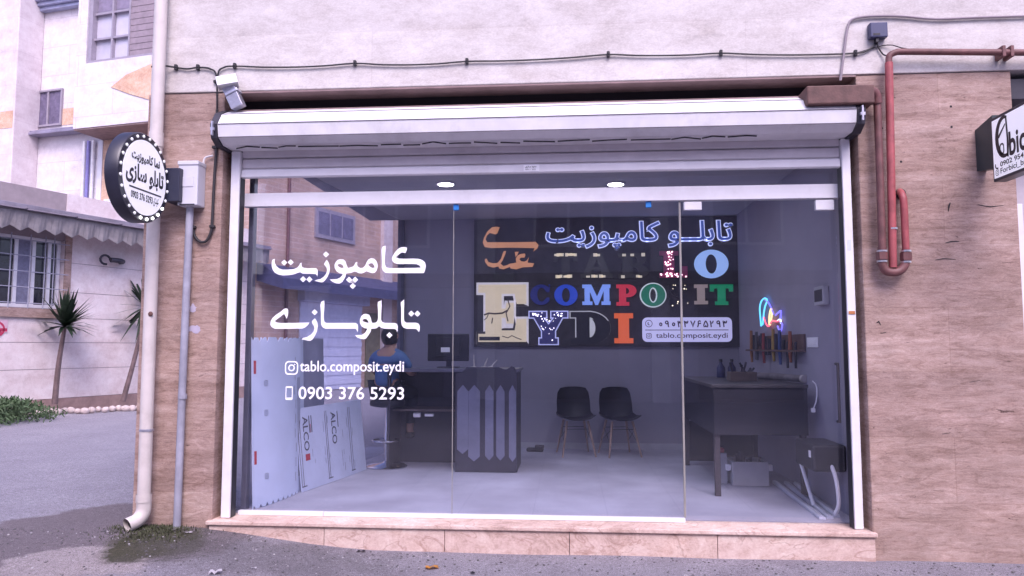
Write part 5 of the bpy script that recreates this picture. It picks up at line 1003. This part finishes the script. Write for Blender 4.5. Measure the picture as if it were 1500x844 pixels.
# canopy: pale corrugated fringe under a tiled strip
zf = A(100, 348, .55).z; zr = A(100, 318, .55).z; zt_ = A(100, 309, -.2).z
bm = NB(); n = 170; u0_, u1_ = -8, UE + .2; rows = []
for k in range(n + 1):
    u_ = u0_ + (u1_ - u0_) * k / n; o_ = .55 + .025 * math.cos(k * math.pi * .5); zz_ = zf + (.0 if k % 4 in (0,) else (.05 if k % 4 in (1, 3) else .10))
    rows.append([bm.verts.new(AP(u_, zz_, o_)), bm.verts.new(AP(u_, zr, .55))])
for a_, b2 in zip(rows, rows[1:]): bm.faces.new((a_[0], b2[0], b2[1], a_[1]))
bmesh.ops.solidify(bm, geom=bm.faces[:], thickness=.012); obj('fringe', bm, mat('fringe_sheet', (.40, .37, .38), .7, var=.15, grime=.4), ax)
bm = NB(); prism(bm, [AP(u0_, zr, .60), AP(u0_, zr + .10, .60), AP(u0_, zt_, -.25), AP(u0_, zt_ - .1, -.25)], U * (u1_ - u0_)); cano = obj('canopy', bm, mat('canopy_grey', (.22, .20, .24), .75, var=.3, vscale=2.5, grime=.4), ax)
bm = NB(); rg = random.Random(2); u_ = u0_
while u_ < u1_:
    L_ = rg.uniform(.6, 1.3); tube(bm, [AP(u_, zr + .005, .61), AP(u_ + L_ * .9, zr + .012, .615), AP(u_ + L_, zr + .04, .60)], .018, 6); u_ += L_
tube(bm, [AP(u0_, zt_ + .01, -.25), AP(u1_, zt_ + .01, -.25)], .03, 6); obj('ridge_edge', bm, mat('edge_flashing', (.20, .17, .20), .7), cano)
bm = NB(); prism(bm, [AP(u0_, zr - .01, .54), AP(u0_, zr - .04, .54), AP(u0_, zr - .04, -.2), AP(u0_, zr - .01, -.2)], U * (u1_ - u0_)); obj('canopy_underside', bm, SOFFIT, ax)
ps = thing('wall_spout', 'dark curled pipe stub on the pale annex wall', 'pipe', A(158, 382)); bm = NB(); c_ = A(158, 382); tube(bm, smooth_path([c_ + U * .3, c_ + U * .28 + NA * .12, c_ + U * .1 + NA * .22, c_ - U * .08 + NA * .2], 4), .055, 10); tube(bm, [c_ - U * .15 + NA * .12 + Vector((0, 0, .1 * math.sin(a_))) + U * .12 * math.cos(a_) for a_ in [k * .5 for k in range(11)]], .025, 8); obj('stub', bm, DARKM, ps, smooth=True)
nsn = thing('prohibition_sign', 'small red and white prohibition notice on the annex wall', 'sign', A(5, 478, .01)); a_, b2 = A(-8, 487, .012), A(12, 469, .012)
bm = NB(); abox(bm, au(a_), au(b2), .004, .012, a_.z, b2.z); obj('plate', bm, mat('pinkish_plate', (.62, .42, .48), .5), nsn)
def aface(me, u_, z_, off): return place(me, frame3(AP(u_, z_, off), U, (0, 0, 1)))
SGR = mat('notice_red', (.48, .04, .10), .5); wS = au(b2) - au(a_); hS = b2.z - a_.z
link('band', aface(poly_mesh([[(0, 0), (wS * .92, 0), (wS * .92, hS * .26), (0, hS * .26)]]), au(a_) + wS * .04, a_.z + .02, .014), SGR, nsn)
link('ring', aface(poly_mesh([arc(0, 0, .15, .15, 0, 350, 24), arc(0, 0, .11, .11, 0, 350, 24)]), au(b2) - .2, b2.z - .18, .014), SGR, nsn)
link('slash', aface(poly_mesh([[(-.09, .07), (-.07, .09), (.09, -.07), (.07, -.09)], [(-.02, .0), (.05, .02), (.05, .05), (-.03, .04)]]), au(b2) - .2, b2.z - .18, .015), SGR, nsn)
# stones, shrub, yuccas
rg = random.Random(11); k = 0
STN = mat('border_stone', (.50, .42, .40), .85, var=.2, bump=.3, bscale=30)
for i, px in enumerate(range(44, 262, 10)):
    c_ = at(px, 607 - px * .045 + rg.uniform(-1, 1), 2, GR_ + .06); bm = NB(); ico(bm, (0, 0, 0), .085 * rg.uniform(.85, 1.15), 2, (1.0, .8, .85))
    for v in bm.verts: v.co += Vector((mnoise.noise(v.co * 9 + Vector((i, 0, 0))),) * 3) * .015
    o = obj('border_stone', bm, STN, None, smooth=True); o.location = c_; tag(o, 'rounded pale stone in the row edging the bed below the annex wall', 'stone', 'stones edging the plant bed')
LEAF = mat('yucca_leaf', (.035, .06, .035), .5, var=.35, vscale=9); TRK = mat('yucca_trunk', (.13, .09, .09), .9, var=.3, bump=.4, bscale=40); GRASS = mat('shrub_leaf', (.05, .09, .035), .7, var=.4, vscale=8)
def yucca(label, base, head, spread, n, seed, Lh):
    t_ = thing('yucca', label, 'plant', base, 0, 'yuccas along the annex wall'); rg = random.Random(seed); bm = NB()
    mid = base.lerp(head, .5) + Vector((rg.uniform(-.05, .05), 0, 0)); tube(bm, smooth_path([base, mid, head], 5), [.058 - .002 * k for k in range(11)], 8); obj('trunk', bm, TRK, t_, smooth=True)
    bm = NB()
    for k in range(n):
        a_ = rg.uniform(0, 2 * math.pi); el = rg.uniform(*spread); L_ = Lh * rg.uniform(.75, 1.1); d_ = Vector((math.cos(a_) * math.cos(el), math.sin(a_) * math.cos(el), math.sin(el))); sd_ = d_.cross(Vector((0, 0, 1))).normalized(); dr_ = rg.uniform(.0, .12) + (.22 * rg.random() if el < R(30) else 0)
        pts2 = [(head + d_ * L_ * s_ - Vector((0, 0, dr_ * s_ * s_)), wd) for s_, wd in ((0, .02), (.25, .045), (.6, .035), (1, .002))]
        vs_ = [(bm.verts.new(p_ - sd_ * wd), bm.verts.new(p_ + Vector((0, 0, -.012)) if False else p_ + sd_ * wd)) for p_, wd in pts2]
        for q_, r_ in zip(vs_, vs_[1:]): bm.faces.new((q_[0], q_[1], r_[1], r_[0]))
    bmesh.ops.solidify(bm, geom=bm.faces[:], thickness=.004); obj('crown', bm, LEAF, t_); return t_
def hitdepth(px, py, off): return A(px, py, off)
yucca('slim yucca with a spiky crown standing clear in front of the annex wall', hitdepth(80, 592, .45), hitdepth(95, 478, .45), (R(-8), R(86)), 74, 4, .80)
yucca('leaning yucca half hidden behind the cream rain pipe', hitdepth(180, 588, .4), hitdepth(214, 450, .4), (R(-50), R(85)), 40, 6, .9)
bm = NB(); rg = random.Random(21); c_ = hitdepth(-2, 600, .9)
for k in range(2600):
    p_ = c_ + U * rg.gauss(0, .42) + NA * rg.gauss(0, .35); q_ = ((p_ - c_).length) / 1.2; 
    if q_ > 1: continue
    z_ = GR_ + rg.uniform(0, .36 * (1 - q_ * q_) + .06); d_ = Vector((rg.uniform(-1, 1), rg.uniform(-1, 1), rg.uniform(.2, 1.2))).normalized() * rg.uniform(.06, .13); s_ = d_.orthogonal().normalized() * .018; p_ = Vector((p_.x, p_.y, z_))
    quad(bm, p_ - s_ * .4, p_ + s_ * .4, p_ + d_ * .6 + s_, p_ + d_)
o = obj('shrub', bm, GRASS); o.data.transform(Matrix.Translation((-c_.x, -c_.y, -GR_))); o.location = (c_.x, c_.y, GR_); tag(o, 'low bushy green shrub at the left edge below the barred window', 'shrub')

# ------------------------------------------------------------------ white apartment building behind the annex
BD = 21.0
U2 = Vector((.979, -.203, 0)).normalized(); N2 = Vector((U2.y, -U2.x, 0)) * 1.0
B0_ = CAM + ray(165, 508) * (BD / F); B0_.z = 0
if N2.y > 0: N2 = -N2
def Bp(px, py, off=0.0): return plane_hit(px, py, B0_ + N2 * off, N2)
MB_ = Matrix(((U2.x, -N2.x, 0, B0_.x), (U2.y, -N2.y, 0, B0_.y), (0, 0, 1, 0), (0, 0, 0, 1)))
def bu(p): return (p - B0_).dot(U2)
def bbox(bm, u0, u1, o0, o1, z0, z1, bev=0): box(bm, u0, u1, -o1, -o0, z0, z1, bev, MB_)
ap = thing('apartment_building', 'white apartment building with projecting bay rising behind the annex house', 'building', B0_)
WST = stone_mat('white_cladding', [(.60, .57, .59), (.67, .635, .655), (.72, .69, .70)], slab=(2.6, .95, .3, .2, .5), joint=(.80, .77, .80), streak=1.2, pits=0.05, bump=.04, joint_w=.012, tone=.05)
ORS = stone_mat('orange_stone', [(.48, .30, .20), (.62, .42, .30), (.70, .52, .40)], streak=2, pits=.3)
RC = -1.1   # recessed wall behind the bay
ur = bu(Bp(111, 100)); uR = bu(Bp(330, 100)); zb_ = Bp(150, 184.5).z
bm = NB(); bbox(bm, bu(Bp(-260, 100, RC)), uR, RC - .5, RC, 0, 16); obj('wall', bm, WST, ap)
bw0, bw1, bz0 = bu(Bp(127, 60)), bu(Bp(236, 60)), Bp(180, 86).z
bm = NB(); bbox(bm, ur, uR, RC + .001, -.002, bz0, zb_) if False else None
bbox(bm, ur, uR, RC + .002, 0, zb_, bz0); bbox(bm, ur, bw0, RC + .002, 0, bz0 + .002, 16); bbox(bm, bw1, uR, RC + .002, 0, bz0 + .002, 16); obj('bay', bm, WST, ap)
bm = NB(); bbox(bm, ur + .02, uR, RC + .003, -.02, zb_ - .05, zb_ - .003); obj('bay_soffit', bm, SOFFIT, ap)
FRM = mat('grey_window_frame', (.30, .27, .32), .5); PN = mat('reflecting_pane', (.50, .48, .56), .15, var=.2, vscale=.8); CURT = mat('dark_pane', (.14, .12, .19), .2, var=.3)
wbz = obj('window', (lambda b: (bbox(b, bw0 + .01, bw1 - .01, -.25, -.03, bz0 + .003, bz0 + .08), bbox(b, bw0 + .01, bw0 + .16, -.25, -.03, bz0 + .081, 15.9), [bbox(b, u_ - .03, u_ + .03, -.2, -.1, bz0 + .081, 15.9) for u_ in (bu(Bp(160, 50)), bu(Bp(185, 50)))], [bbox(b, bw0 + .161, bu(Bp(185, 50)) - .031, -.19, -.11, z_ - .03, z_ + .03) for z_ in (Bp(150, 54).z, Bp(150, 17).z)], b)[-1])(NB()), FRM, ap)
bm = NB(); bbox(bm, bw0 + .15, bu(Bp(185, 50)), -.24, -.215, bz0 + .05, 15.8); obj('pane', bm, PN, wbz)
bm = NB(); bbox(bm, bw0 + .17, bu(Bp(182, 50)), -.212, -.205, Bp(150, 12).z, 15.8); obj('blind', bm, mat('purple_blind', (.22, .19, .27), .7, var=.2), wbz)
bm = NB()
for k in range(22): z_ = bz0 + .09 + k * .19; bbox(bm, bu(Bp(186, 50)), bw1 - .02, -.2, -.12 + .03 * (k % 2) * 0, z_, z_ + .175)
obj('shutter', bm, mat('slatted_shutter', (.27, .22, .25), .7, var=.15), ap)
a_, b2 = Bp(50, 188, RC), Bp(94, 130, RC); u0_, u1_ = bu(a_), bu(b2)
wsm = obj('window', (lambda b: (bbox(b, u0_, u1_, RC + .002, RC + .07, a_.z, a_.z + .06), bbox(b, u0_, u1_, RC + .002, RC + .07, b2.z - .06, b2.z), bbox(b, u0_, u0_ + .06, RC + .002, RC + .07, a_.z + .061, b2.z - .061), bbox(b, u1_ - .06, u1_, RC + .002, RC + .07, a_.z + .061, b2.z - .061), bbox(b, (u0_ + u1_) / 2 - .03, (u0_ + u1_) / 2 + .03, RC + .003, RC + .06, a_.z + .061, b2.z - .061), b)[-1])(NB()), FRM, ap)
bm = NB(); bbox(bm, u0_ + .05, u1_ - .05, RC + .001, RC + .012, a_.z + .05, b2.z - .05); obj('pane', bm, CURT, wsm)
a_, b2 = Bp(22, 206, RC), Bp(118, 190, RC); u0_, u1_ = bu(a_), ur - .02
bm = NB(); bbox(bm, u0_, u1_, RC + .002, RC + .34, a_.z + .08, b2.z, .01); bbox(bm, u0_, u1_, RC + .002, RC + .38, a_.z + .002, a_.z + .078, .01); obj('ledge', bm, mat('purple_grey_flashing', (.24, .22, .30), .4, var=.25, vscale=3), ap)
zo0, zo1 = Bp(60, 187, RC).z, Bp(60, 163, RC).z
bm = NB(); bbox(bm, bu(Bp(-40, 100, RC)), bu(Bp(48, 100, RC)), RC + .001, RC + .012, zo0, zo1 - .05); obj('stone_band', bm, ORS, ap); bm = NB(); bbox(bm, bu(Bp(95, 100, RC)), ur - .01, RC + .001, RC + .012, zo0, zo1); obj('stone_band', bm, ORS, ap)
me = poly_mesh([[(bu(Bp(x, y)), Bp(x, y).z) for x, y in ((163, 128), (185, 110), (226, 92), (260, 128), (226, 148), (190, 138))]], .02)
place(me, Matrix(((U2.x, 0, N2.x, B0_.x + N2.x * .012), (U2.y, 0, N2.y, B0_.y + N2.y * .012), (0, 1, 0, 0), (0, 0, 0, 1)))); link('stone_diamond', me, ORS, ap)
cz0, cz1 = Bp(80, 18, RC).z, Bp(80, 2, RC).z
bm = NB()
for k in range(3): bbox(bm, bu(Bp(28, 10, RC)), ur - .01, RC + .002, RC + .2 + .1 * k, cz0 + k * (cz1 - cz0) / 3 + .002, cz0 + (k + 1) * (cz1 - cz0) / 3, .02)
obj('cornice', bm, mat('blue_grey_cornice', (.34, .36, .50), .35, var=.2), ap)
# nearer pinkish corner at the far left
bm = NB(); bbox(bm, bu(Bp(-300, 100)), bu(Bp(24, 100, -.2)), RC + .003, -.2, Bp(10, 300).z - 1.5, 16, .03); obj('corner_wall', bm, stone_mat('lilac_cladding', [(.60, .54, .56), (.66, .60, .62), (.70, .65, .66)], slab=(2.6, 1.1, .3, .2, .5), joint=(.85, .83, .85), streak=1.2, pits=.05, bump=.04, joint_w=.01), ap)
bm = NB(); bbox(bm, bu(Bp(-300, 100)), bu(Bp(24, 100, -.2)) - .03, -.199, -.19, Bp(10, 188, -.2).z, Bp(10, 163, -.2).z); obj('stone_band', bm, ORS, ap)
for px, c_ in ((122, (.68, .68, .72)), (128, (.22, .20, .46)), (135, (.68, .68, .72))):
    p = Bp(px, 250, RC + .1); bm = NB(); tube(bm, [Vector((p.x, p.y, 1)), Vector((p.x, p.y, zb_ - .06))], .052, 10); obj('drain_pipe', bm, mat('drain_' + str(c_[0]), c_, .45), ap)
u_ = bu(Bp(143, 250, RC)); bm = NB(); bbox(bm, u_, bu(Bp(150, 250, RC)), RC + .002, RC + .03, 1, zb_ - .06); obj('corner_trim', bm, WHITE, ap)
u_ = bu(Bp(150, 250, RC)); bm = NB(); bbox(bm, u_ + .01, uR, RC + .002, RC + .015, 1, zb_ - .06); obj('stone_panel', bm, ORS, ap)
a_, b2 = Bp(152, 330, RC), Bp(190, 290, RC); bm = NB(); bbox(bm, bu(a_), bu(b2), RC + .016, RC + .05, a_.z, b2.z); wlo = obj('window', bm, WHITE, ap); bm = NB(); bbox(bm, bu(a_) + .1, bu(b2) - .08, RC + .051, RC + .056, a_.z, b2.z - .1); obj('pane', bm, CURT, wlo)

# ------------------------------------------------------------------ brick building further down the alley, seen through the side glass
BRK = brick_mat('tan_brick', (.50, .34, .26), (.44, .30, .24), (.52, .39, .33), .46, .15, ms=.016)
u0_, u1_ = UE + .25, au(A(640, 400)); br = thing('brick_house', 'tan brick house with awning and pale shutter seen through the side glass', 'house', AP((u0_ + u1_) / 2, GR_))
bm = NB(); abox(bm, u0_, u1_, -6, .05, 0, 9.5); obj('wall', bm, BRK, br)
z0_, z1_ = A(480, 348).z, A(480, 312).z; ua, ub = au(A(461, 330)), au(A(514, 330))
bm = NB(); abox(bm, ua - .08, ub + .08, .051, .12, z0_ - .08, z1_ + .08); wbr = obj('window', bm, FRM, br); bm = NB()
for k in range(3): abox(bm, ua + (ub - ua) * k / 3 + .04, ua + (ub - ua) * (k + 1) / 3 - .04, .121, .13, z0_ + .04, z1_ - .04)
obj('pane', bm, CURT, wbr)
za, zb2 = A(480, 423).z, A(480, 404).z
bm = NB(); prism(bm, [AP(u0_, za, .06), AP(u0_, za - .25, 1.0), AP(u0_, za + .05, 1.0), AP(u0_, zb2 + .1, .06)], U * (u1_ - u0_)); obj('awning', bm, mat('dark_awning', (.06, .065, .14), .6, var=.25), br)
ua, ub = au(A(436, 460)), au(A(527, 460)); bm = NB()
for k in range(18): z_ = .2 + .15 * k; abox(bm, ua, ub, .052, .085 + .02 * (k % 2), z_, z_ + .148)
obj('shutter', bm, mat('pale_blue_shutter', (.62, .64, .78), .5, var=.08), br)
bm = NB(); abox(bm, ua - .1, ub + .1, .052, .35, 2.905, 3.25, .03); obj('shutter_box', bm, mat('shutter_box_blue', (.42, .44, .60), .5), br)
bm = NB(); abox(bm, ub + .25, ub + 1.2, .052, .09, .2, 2.7); obj('door', bm, mat('olive_door', (.16, .14, .08), .6, var=.3), br)
bm = NB(); tube(bm, [AP(au(A(417, 400)), .2, .1), AP(au(A(417, 400)), 9, .1)], .05, 8); obj('drain_pipe', bm, BROWNP, br)
bm = NB(); abox(bm, au(A(555, 400)), au(A(568, 400)), .052, .2, .2, 9.4); obj('corner_post', bm, ANX, br)

# ------------------------------------------------------------------ the other side of the street (behind the camera, added and sized to fill the glass reflections)
op = thing('facing_house', 'dull grey house across the street, added for its reflection in the shop glass', 'house', (0, -15, 0))
bm = NB(); box(bm, -9, 22, -19, -15, -.2, 8.4); obj('wall', bm, mat('dull_render', (.42, .41, .52), .85, var=.2, vscale=1.2), op)
bm = NB(); box(bm, -9.2, 22.2, -15, -14.1, 8.0, 8.5); obj('eave', bm, mat('eave_brown', (.09, .07, .07), .8), op)
for k in range(5):
    x_ = -6 + 5 * k; bm = NB(); box(bm, x_, x_ + 2.0, -14.99, -14.93, 4.4, 6.2); wf = obj('window', bm, WHITE, op)
    bm = NB(); box(bm, x_ + .08, x_ + .96, -14.929, -14.92, 4.48, 6.12); box(bm, x_ + 1.04, x_ + 1.92, -14.929, -14.92, 4.48, 6.12); obj('pane', bm, CURT, wf)
    bm = NB(); box(bm, x_ - .4, x_ + 2.4, -14.99, -14.9, .1, 2.9); obj('shutter', bm, mat('facing_shutter', (.2, .2, .24), .5), op)
for x_ in (-7.5, -2.6, 2.3, 7.3, 12.3, 17.2):
    bm = NB(); box(bm, x_, x_ + .5, -14.998, -14.7, 0, 8.0); obj('pilaster', bm, mat('pale_pilaster', (.72, .70, .74), .8, var=.1), op)  # pale columns added to give light bands in the reflection
bm = NB(); box(bm, -9, 22, -14.998, -14.3, 3.25, 3.6); obj('string_canopy', bm, mat('canopy_brown', (.12, .10, .11), .8), op)
o2 = thing('facing_wall', 'pale tall garden wall across the street, added for its reflection in the shop glass', 'wall', (-16, -14, 0))
bm = NB(); box(bm, -30, -9.3, -14.6, -14, -.2, 5.2); obj('wall', bm, mat('facing_pale', (.38, .34, .35), .85, var=.15, vscale=1.0), o2); bm = NB(); box(bm, -30, -9.3, -14.7, -13.9, 5.202, 5.4); obj('coping', bm, SOFFIT, o2)

# ------------------------------------------------------------------ moss, litter, loose grit
rg = random.Random(31); bm = NB()
for k in range(1500):
    cx_, cy_, sx_, sy_ = rg.choice([(-3.22, -.06, .16, .05), (-3.22, -.14, .18, .07), (-3.12, -.30, .16, .09)])
    x_, y_ = rg.gauss(cx_, sx_), min(-.01, rg.gauss(cy_, sy_)); z_ = gz(x_, y_) - .001; L_ = rg.uniform(.008, .026); a_ = rg.uniform(0, 6.28); d_ = Vector((math.cos(a_) * .6, math.sin(a_) * .6, 1)).normalized() * L_; s_ = Vector((-math.sin(a_), math.cos(a_), 0)) * .004; p_ = Vector((x_, y_, z_)); quad(bm, p_ - s_, p_ + s_, p_ + d_ + s_ * .3, p_ + d_ - s_ * .3)
o = obj('moss', bm, mat('moss_green', (.055, .062, .03), .9, var=.4, vscale=20)); tag(o, 'dark green moss growing round the foot of the rain pipe', 'moss', kind='stuff')
for tone_, n_, mats_, lab in (('dark', 2000, mat('grit_grey', (.12, .11, .115), .9, var=.5, vscale=40), 'loose dark grit scattered over the asphalt along the shop step'), ('pale', 420, mat('grit_pale', (.38, .36, .37), .9, var=.4, vscale=40), 'loose pale gravel chips scattered over the asphalt at the lower left')):
    bm = NB()
    for k in range(n_):
        x_ = rg.uniform(-4.6, 3.6); y_ = -abs(rg.gauss(.0, .5)) - .05; r_ = rg.choice([.003, .004, .005, .007, .010]) * rg.uniform(.7, 1.2) * (1 if tone_ == 'dark' else .8)
        if x_ > -1 and rg.random() < (.5 if tone_ == 'dark' else .85): continue
        g_ = bmesh.ops.create_icosphere(bm, subdivisions=1, radius=r_); bmesh.ops.scale(bm, vec=(1, rg.uniform(.6, 1.2), .6), verts=g_['verts']); bmesh.ops.translate(bm, vec=(x_, y_, gz(x_, y_) + r_ * .3), verts=g_['verts'])
    o = obj('grit', bm, mats_); tag(o, lab, 'grit', kind='stuff')
WR = mat('orange_wrapper', (.62, .30, .07), .5); PPR = mat('scrap_paper', (.65, .62, .66), .7)
def litter(px, py, sx, sy, m_, name, label, rz=0.3):
    c_ = at(px, py, 2, .02 + gz(at(px, py, 2, .03).x, -.4)); rg2 = random.Random(px); bm = NB(); g = [[bm.verts.new((sx * (i / 4 - .5) + rg2.uniform(-1, 1) * sx * .08, sy * (j / 3 - .5) + rg2.uniform(-1, 1) * sy * .1, rg2.uniform(0, min(sx, sy) * .45))) for i in range(5)] for j in range(4)]
    for j in range(3):
        for i in range(4): bm.faces.new((g[j][i], g[j][i + 1], g[j + 1][i + 1], g[j + 1][i]))
    bmesh.ops.solidify(bm, geom=bm.faces[:], thickness=.002); o = obj(name, bm, m_); o.location = (c_.x, c_.y, gz(c_.x, c_.y) + .003); o.rotation_euler = (0, 0, rz); tag(o, label, 'litter')
litter(633, 829, .085, .05, WR, 'wrapper', 'crumpled orange wrapper on the asphalt in front of the step')
litter(316, 832, .07, .05, PPR, 'paper_scrap', 'torn white scrap on the grit at the lower left, larger of two')
litter(372, 827, .035, .03, PPR, 'paper_scrap', 'small white scrap on the grit right of the larger torn scrap')
litter(529, 805, .06, .03, DARKM, 'dead_leaf', 'curled dark leaf on the asphalt close to the step')
litter(1005, 840, .03, .02, PPR, 'paper_scrap', 'tiny white scrap on the asphalt near the lower edge of the photo')
litter(692, 837, .03, .03, DARKM, 'dead_leaf', 'dark crumb of leaf on the asphalt right of the orange wrapper')
litter(276, 778, .05, .02, PPR, 'paper_scrap', 'white scrap lying at the foot of the grey conduit')
